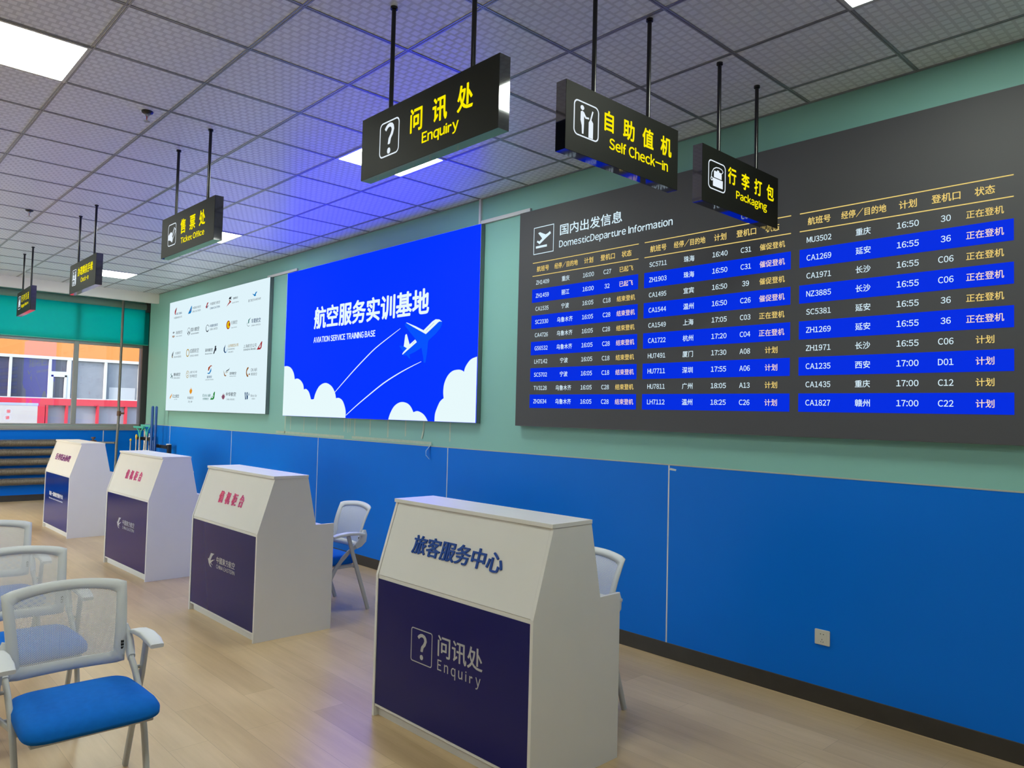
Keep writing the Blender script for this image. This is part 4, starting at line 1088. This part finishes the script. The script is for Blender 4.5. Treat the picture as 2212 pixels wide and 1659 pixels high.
dup(ch, (-5.800, 0.880, 0), 0.0, 'rearmost grey mesh-back chair of the left row, only its back corner showing')
dup(ch, (-5.535, 3.398, 0), -PI / 2, 'pale mesh-back chair behind the second nearest counter, crossed legs showing')
dup(ch, (-2.878, 3.357, 0), -PI / 2, 'pale mesh-back chair half hidden behind the nearest counter')
dup(ch, (-9.40, 3.39, 0), -PI / 2, 'pale mesh-back chair almost wholly hidden behind the third counter')

# ---------------------------------------------------------------- small fittings
so = thing('wall_socket', 'beige five-hole power socket low on the blue wall', 'socket', (-1.9365, YW - 0.012, 0.335))
fw = XZ(YW - 0.012)
MB().prism(rrect(-1.980, -1.893, 0.337, 0.422, 0.005), fw, 0.0, 0.008).build('plate', 'socket', so, world=True, bevel=0.002)
MB().prism([(-1.962, 0.339), (-1.911, 0.339), (-1.911, 0.420), (-1.962, 0.420)], fw, 0.008, 0.0092).build('insert', 'socket', so, world=True, bevel=0.0006)
ho = MB()
def slot(cx, cz, w_, h_, a):
    c_, s_ = math.cos(a), math.sin(a)
    ho.flat([(cx + c_ * p - s_ * q, cz + s_ * p + c_ * q) for p, q in ((-w_, -h_), (w_, -h_), (w_, h_), (-w_, h_))], fw, 0.0096)
for sx in (-1, 1):
    slot(-1.9365 + sx * 0.0085, 0.398, 0.0030, 0.0014, 0); ho.disc((-1.9365 + sx * 0.0085, 0.398), 0.0026, fw, 0.0097, 10)
    slot(-1.9365 + sx * 0.0065, 0.355, 0.0012, 0.0038, sx * -0.55)
slot(-1.9365, 0.368, 0.0013, 0.0038, 0)
ho.build('socket_hole', 'hole', so, world=True)

for (x, y), lab in (((-5.152, 1.520), 'small fire sprinkler on the ceiling left of the ticket office sign rods'), ((-8.668, 1.512), 'small fire sprinkler on the ceiling near the far left edge of the photo')):
    t = thing('fire_sprinkler', lab, 'sprinkler', (x, y, CEIL - 0.07))
    MB().tube([(x, y, CEIL), (x, y, CEIL - 0.010), (x, y, CEIL - 0.018)], 0, 20, True, [0.036, 0.034, 0.020]).build('flange', 'black_plastic', t, world=True)
    b_ = MB().tube([(x, y, CEIL - 0.018), (x, y, CEIL - 0.032)], 0.012, 12)
    for sx in (-1, 1):
        b_.tube([(x + sx * 0.010, y, CEIL - 0.030), (x + sx * 0.014, y, CEIL - 0.045), (x + sx * 0.004, y, CEIL - 0.064)], 0.003, 6)
    b_.build('body', 'steel', t, world=True)
    MB().tube([(x, y, CEIL - 0.032), (x, y, CEIL - 0.060)], 0.005, 8).build('bulb', 'red_bulb', t, world=True)
    MB().tube([(x, y, CEIL - 0.064), (x, y, CEIL - 0.068)], 0.019, 12).build('deflector', 'steel', t, world=True)

# tape residue on the green wall below the blue screen
fg = XZ(YW)
strips = ((-8.652, 1.305, 1.517, 0.022), (-8.508, 1.354, 1.517, 0.016), (-8.172, 1.346, 1.517, 0.018), (-7.864, 1.368, 1.517, 0.014), (-7.557, 1.372, 1.517, 0.012), (-7.257, 1.37, 1.517, 0.018), (-7.177, 1.361, 1.517, 0.012), (-7.135, 1.369, 1.517, 0.012),
          (-7.042, 1.338, 1.517, 0.020), (-6.738, 1.349, 1.517, 0.018), (-6.408, 1.34, 1.517, 0.024), (-6.102, 1.362, 1.517, 0.020), (-5.402, 1.341, 1.517, 0.016))
for k, (x, z0, z1, w_) in enumerate(strips):
    o = MB().prism([(x - w_ / 2, z0), (x + w_ / 2, z0 + 0.004), (x + w_ / 2, z1), (x - w_ / 2, z1)], fg, 0.0, 0.0008).build('tape_strip', 'tape')
    tag(o, 'faded vertical tape strip on the green wall under the blue screen', 'tape', 'vertical tape strips under the blue screen')
o = MB().strap([(-5.801, YW - 0.001, 1.517), (-5.806, YW - 0.002, 1.43), (-5.828, YW - 0.006, 1.352)], 0.0006, 0.013, (1, 0, 0), 8).build('tape_strip', 'tape')
tag(o, 'peeling vertical tape strip, its lower end bent, under the right part of the blue screen', 'tape', 'vertical tape strips under the blue screen')
for a, b_, lab in ((-8.889, -7.254, 'long yellowed tape band above the blue wall boards, left half below the blue screen'), (-7.092, -5.677, 'long yellowed tape band above the blue wall boards, right half below the blue screen')):
    tag(MB().prism([(a, 1.303), (b_, 1.300), (b_, 1.328), (a, 1.331)], fg, 0.0, 0.0008).build('tape_band', 'tape'), lab, 'tape')
o = MB().strap([(-5.668, YW - 0.017, 1.318), (-5.678, YW - 0.022, 1.285), (-5.699, YW - 0.045, 1.245), (-5.692, YW - 0.050, 1.205), (-5.664, YW - 0.030, 1.168)], 0.0006, 0.012, (0.9, -0.45, 0), 8).build('loose_tape', 'clear_tape')
tag(o, 'curled loose tape end hanging over the top of the blue wall boards', 'tape')
o = MB().prism([(-2.998, 1.254), (-2.945, 1.250), (-2.941, 1.262), (-2.990, 1.268)], XZ(YW - 0.012), 0.0, 0.0006).build('tape_scrap', 'clear_tape')
tag(o, 'tiny torn tape scrap at the top of a blue wall joint', 'tape')

# ---------------------------------------------------------------- cleaning tools in the window corner
def rack(x0, x1, y, z, label):
    t = thing('tool_rack', label, 'rack', ((x0 + x1) / 2, y, 0))
    b_ = MB().box((x0, y - 0.030, z - 0.022), (x1 - 0.10, y + 0.030, z + 0.026))
    for k in range(5):
        xx = x0 + 0.02 + k * 0.085
        b_.box((xx, y - 0.048, z - 0.020), (xx + 0.018, y - 0.030, z + 0.030))
    b_.tube([(x0 - 0.01, y - 0.02, z), (x0 - 0.05, y - 0.03, z - 0.02), (x0 - 0.06, y - 0.03, z + 0.015)], 0.009, 8)
    b_.build('clip_bar', 'black_plastic', t, world=True, bevel=0.004)
    MB().box((x1 - 0.10, y - 0.026, z - 0.10), (x1 - 0.03, y + 0.026, z + 0.046)).build('end_block', 'black_plastic', t, world=True, bevel=0.006)
    MB().box((x1 - 0.14, y - 0.022, z + 0.036), (x1 - 0.04, y + 0.022, z + 0.056)).build('cap', 'white_sleeve', t, world=True, bevel=0.004)
    MB().tube([(x1 - 0.065, y, 0.0), (x1 - 0.065, y, z - 0.09)], 0.017, 12).build('post', 'steel', t, world=True)
    MB().tube([(x0 + 0.0, y - 0.0, 0.0), (x0 + 0.0, y, z - 0.01)], 0.012, 12).build('post', 'steel', t, world=True)
    MB().box((x0 - 0.02, y - 0.045, 0.0), (x1, y + 0.085, 0.022)).build('base', 'black_plastic', t, world=True, bevel=0.006)
    return t
rack(-13.72, -13.10, 4.17, 1.045, 'black tool rack holding squeegees, in the corner by the window')
rack(-12.99, -12.24, 4.17, 0.955, 'black tool rack holding blue handles, right of the squeegee rack')
for x, y, zt, w_, lab in ((-12.885, 4.085, 1.600, 0.022, 'blue mop handle, leftmost in the corner rack'), (-12.800, 4.085, 1.05, 0.013, 'short blue mop handle between the two tall ones in the corner rack'), (-12.705, 4.085, 1.598, 0.020, 'blue mop handle, rightmost in the corner rack, against the white panel')):
    t = thing('mop', lab, 'mop', (x, y, 0), 0, 'blue mop handles')
    MB().tube([(x, y, 0.09), (x, y, zt - 0.02), (x, y, zt)], 0, 12, True, [w_, w_, w_ * 0.6]).build('handle', 'blue_handle', t, world=True)
    MB().box((x - 0.03, y - 0.06, 0.0), (x + 0.03, y + 0.030, 0.10)).build('mop_head', 'white_sleeve', t, world=True, bevel=0.01)
for k, (x, y, z, lab) in enumerate(((-13.52, 4.09, 1.236, 'teal squeegee head upside down in the corner rack, the front one'), (-13.28, 4.125, 1.268, 'teal squeegee head upside down in the corner rack, the rear one'))):
    t = thing('squeegee', lab, 'squeegee', (x, y, 0), 0, 'teal squeegees')
    MB().prism([(x - 0.30 + 0.03 * k, z + 0.018), (x + 0.23, z + 0.022), (x + 0.21, z - 0.014), (x - 0.28 + 0.03 * k, z - 0.016)], lambda a, b, d: (a, y + d, b), -0.014, 0.014).build('blade_holder', 'teal_plastic', t, world=True, bevel=0.004)
    MB().strap([(x - 0.14, y, z - 0.012), (x - 0.04, y, z - 0.06), (x + 0.02, y, z - 0.17)], 0.011, 0.009, (0, 1, 0)).strap([(x + 0.17, y, z - 0.012), (x + 0.08, y, z - 0.06), (x + 0.03, y, z - 0.17)], 0.011, 0.009, (0, 1, 0)).build('fork', 'teal_plastic', t, world=True)
    MB().tube([(x + 0.025, y, 0.03), (x + 0.025, y, z - 0.15)], 0.012, 12).build('handle', 'steel', t, world=True)
    MB().tube([(x + 0.025, y, 0.35), (x + 0.025, y, 0.86)], 0.016, 12).build('grip', 'white_sleeve', t, world=True)
for k, x in enumerate((-13.66, -13.62, -13.40)):
    t = thing('dust_mop', 'thin grey pole with white sleeve, standing in the squeegee rack', 'pole', (x, 4.21, 0), 0, 'thin grey poles in the squeegee rack')
    MB().tube([(x, 4.215, 0.03), (x, 4.215, 1.20 - 0.03 * k)], 0.011, 10).build('pole', 'steel', t, world=True)
    MB().tube([(x, 4.215, 0.30), (x, 4.215, 0.86)], 0.017, 12).build('sleeve', 'white_sleeve', t, world=True)
for x, y, zt, lab in ((-13.95, 4.085, 1.035, 'grey pole with a yellow knob, the shorter one, below the window'), (-13.95, 4.175, 1.105, 'grey pole with a yellow loop top, the taller one, below the window')):
    t = thing('dustpan', lab, 'dustpan', (x, y, 0), 0, 'yellow topped poles')
    MB().tube([(x, y, 0.08), (x, y, zt - 0.05)], 0.012, 10).build('pole', 'steel', t, world=True)
    MB().tube([(x, y, zt - 0.085 if zt > 1.05 else zt - 0.045), (x, y, zt - 0.06 if zt > 1.05 else zt - 0.03), (x, y, zt - 0.025), (x, y, zt)], 0, 12, True, [0.014, 0.02, 0.019, 0.008]).build('knob', 'yellow_plastic', t, world=True)
    MB().box((x - 0.11, y - 0.04, 0.0), (x + 0.11, y + 0.04, 0.09)).build('pan', 'black_plastic', t, world=True, bevel=0.008)
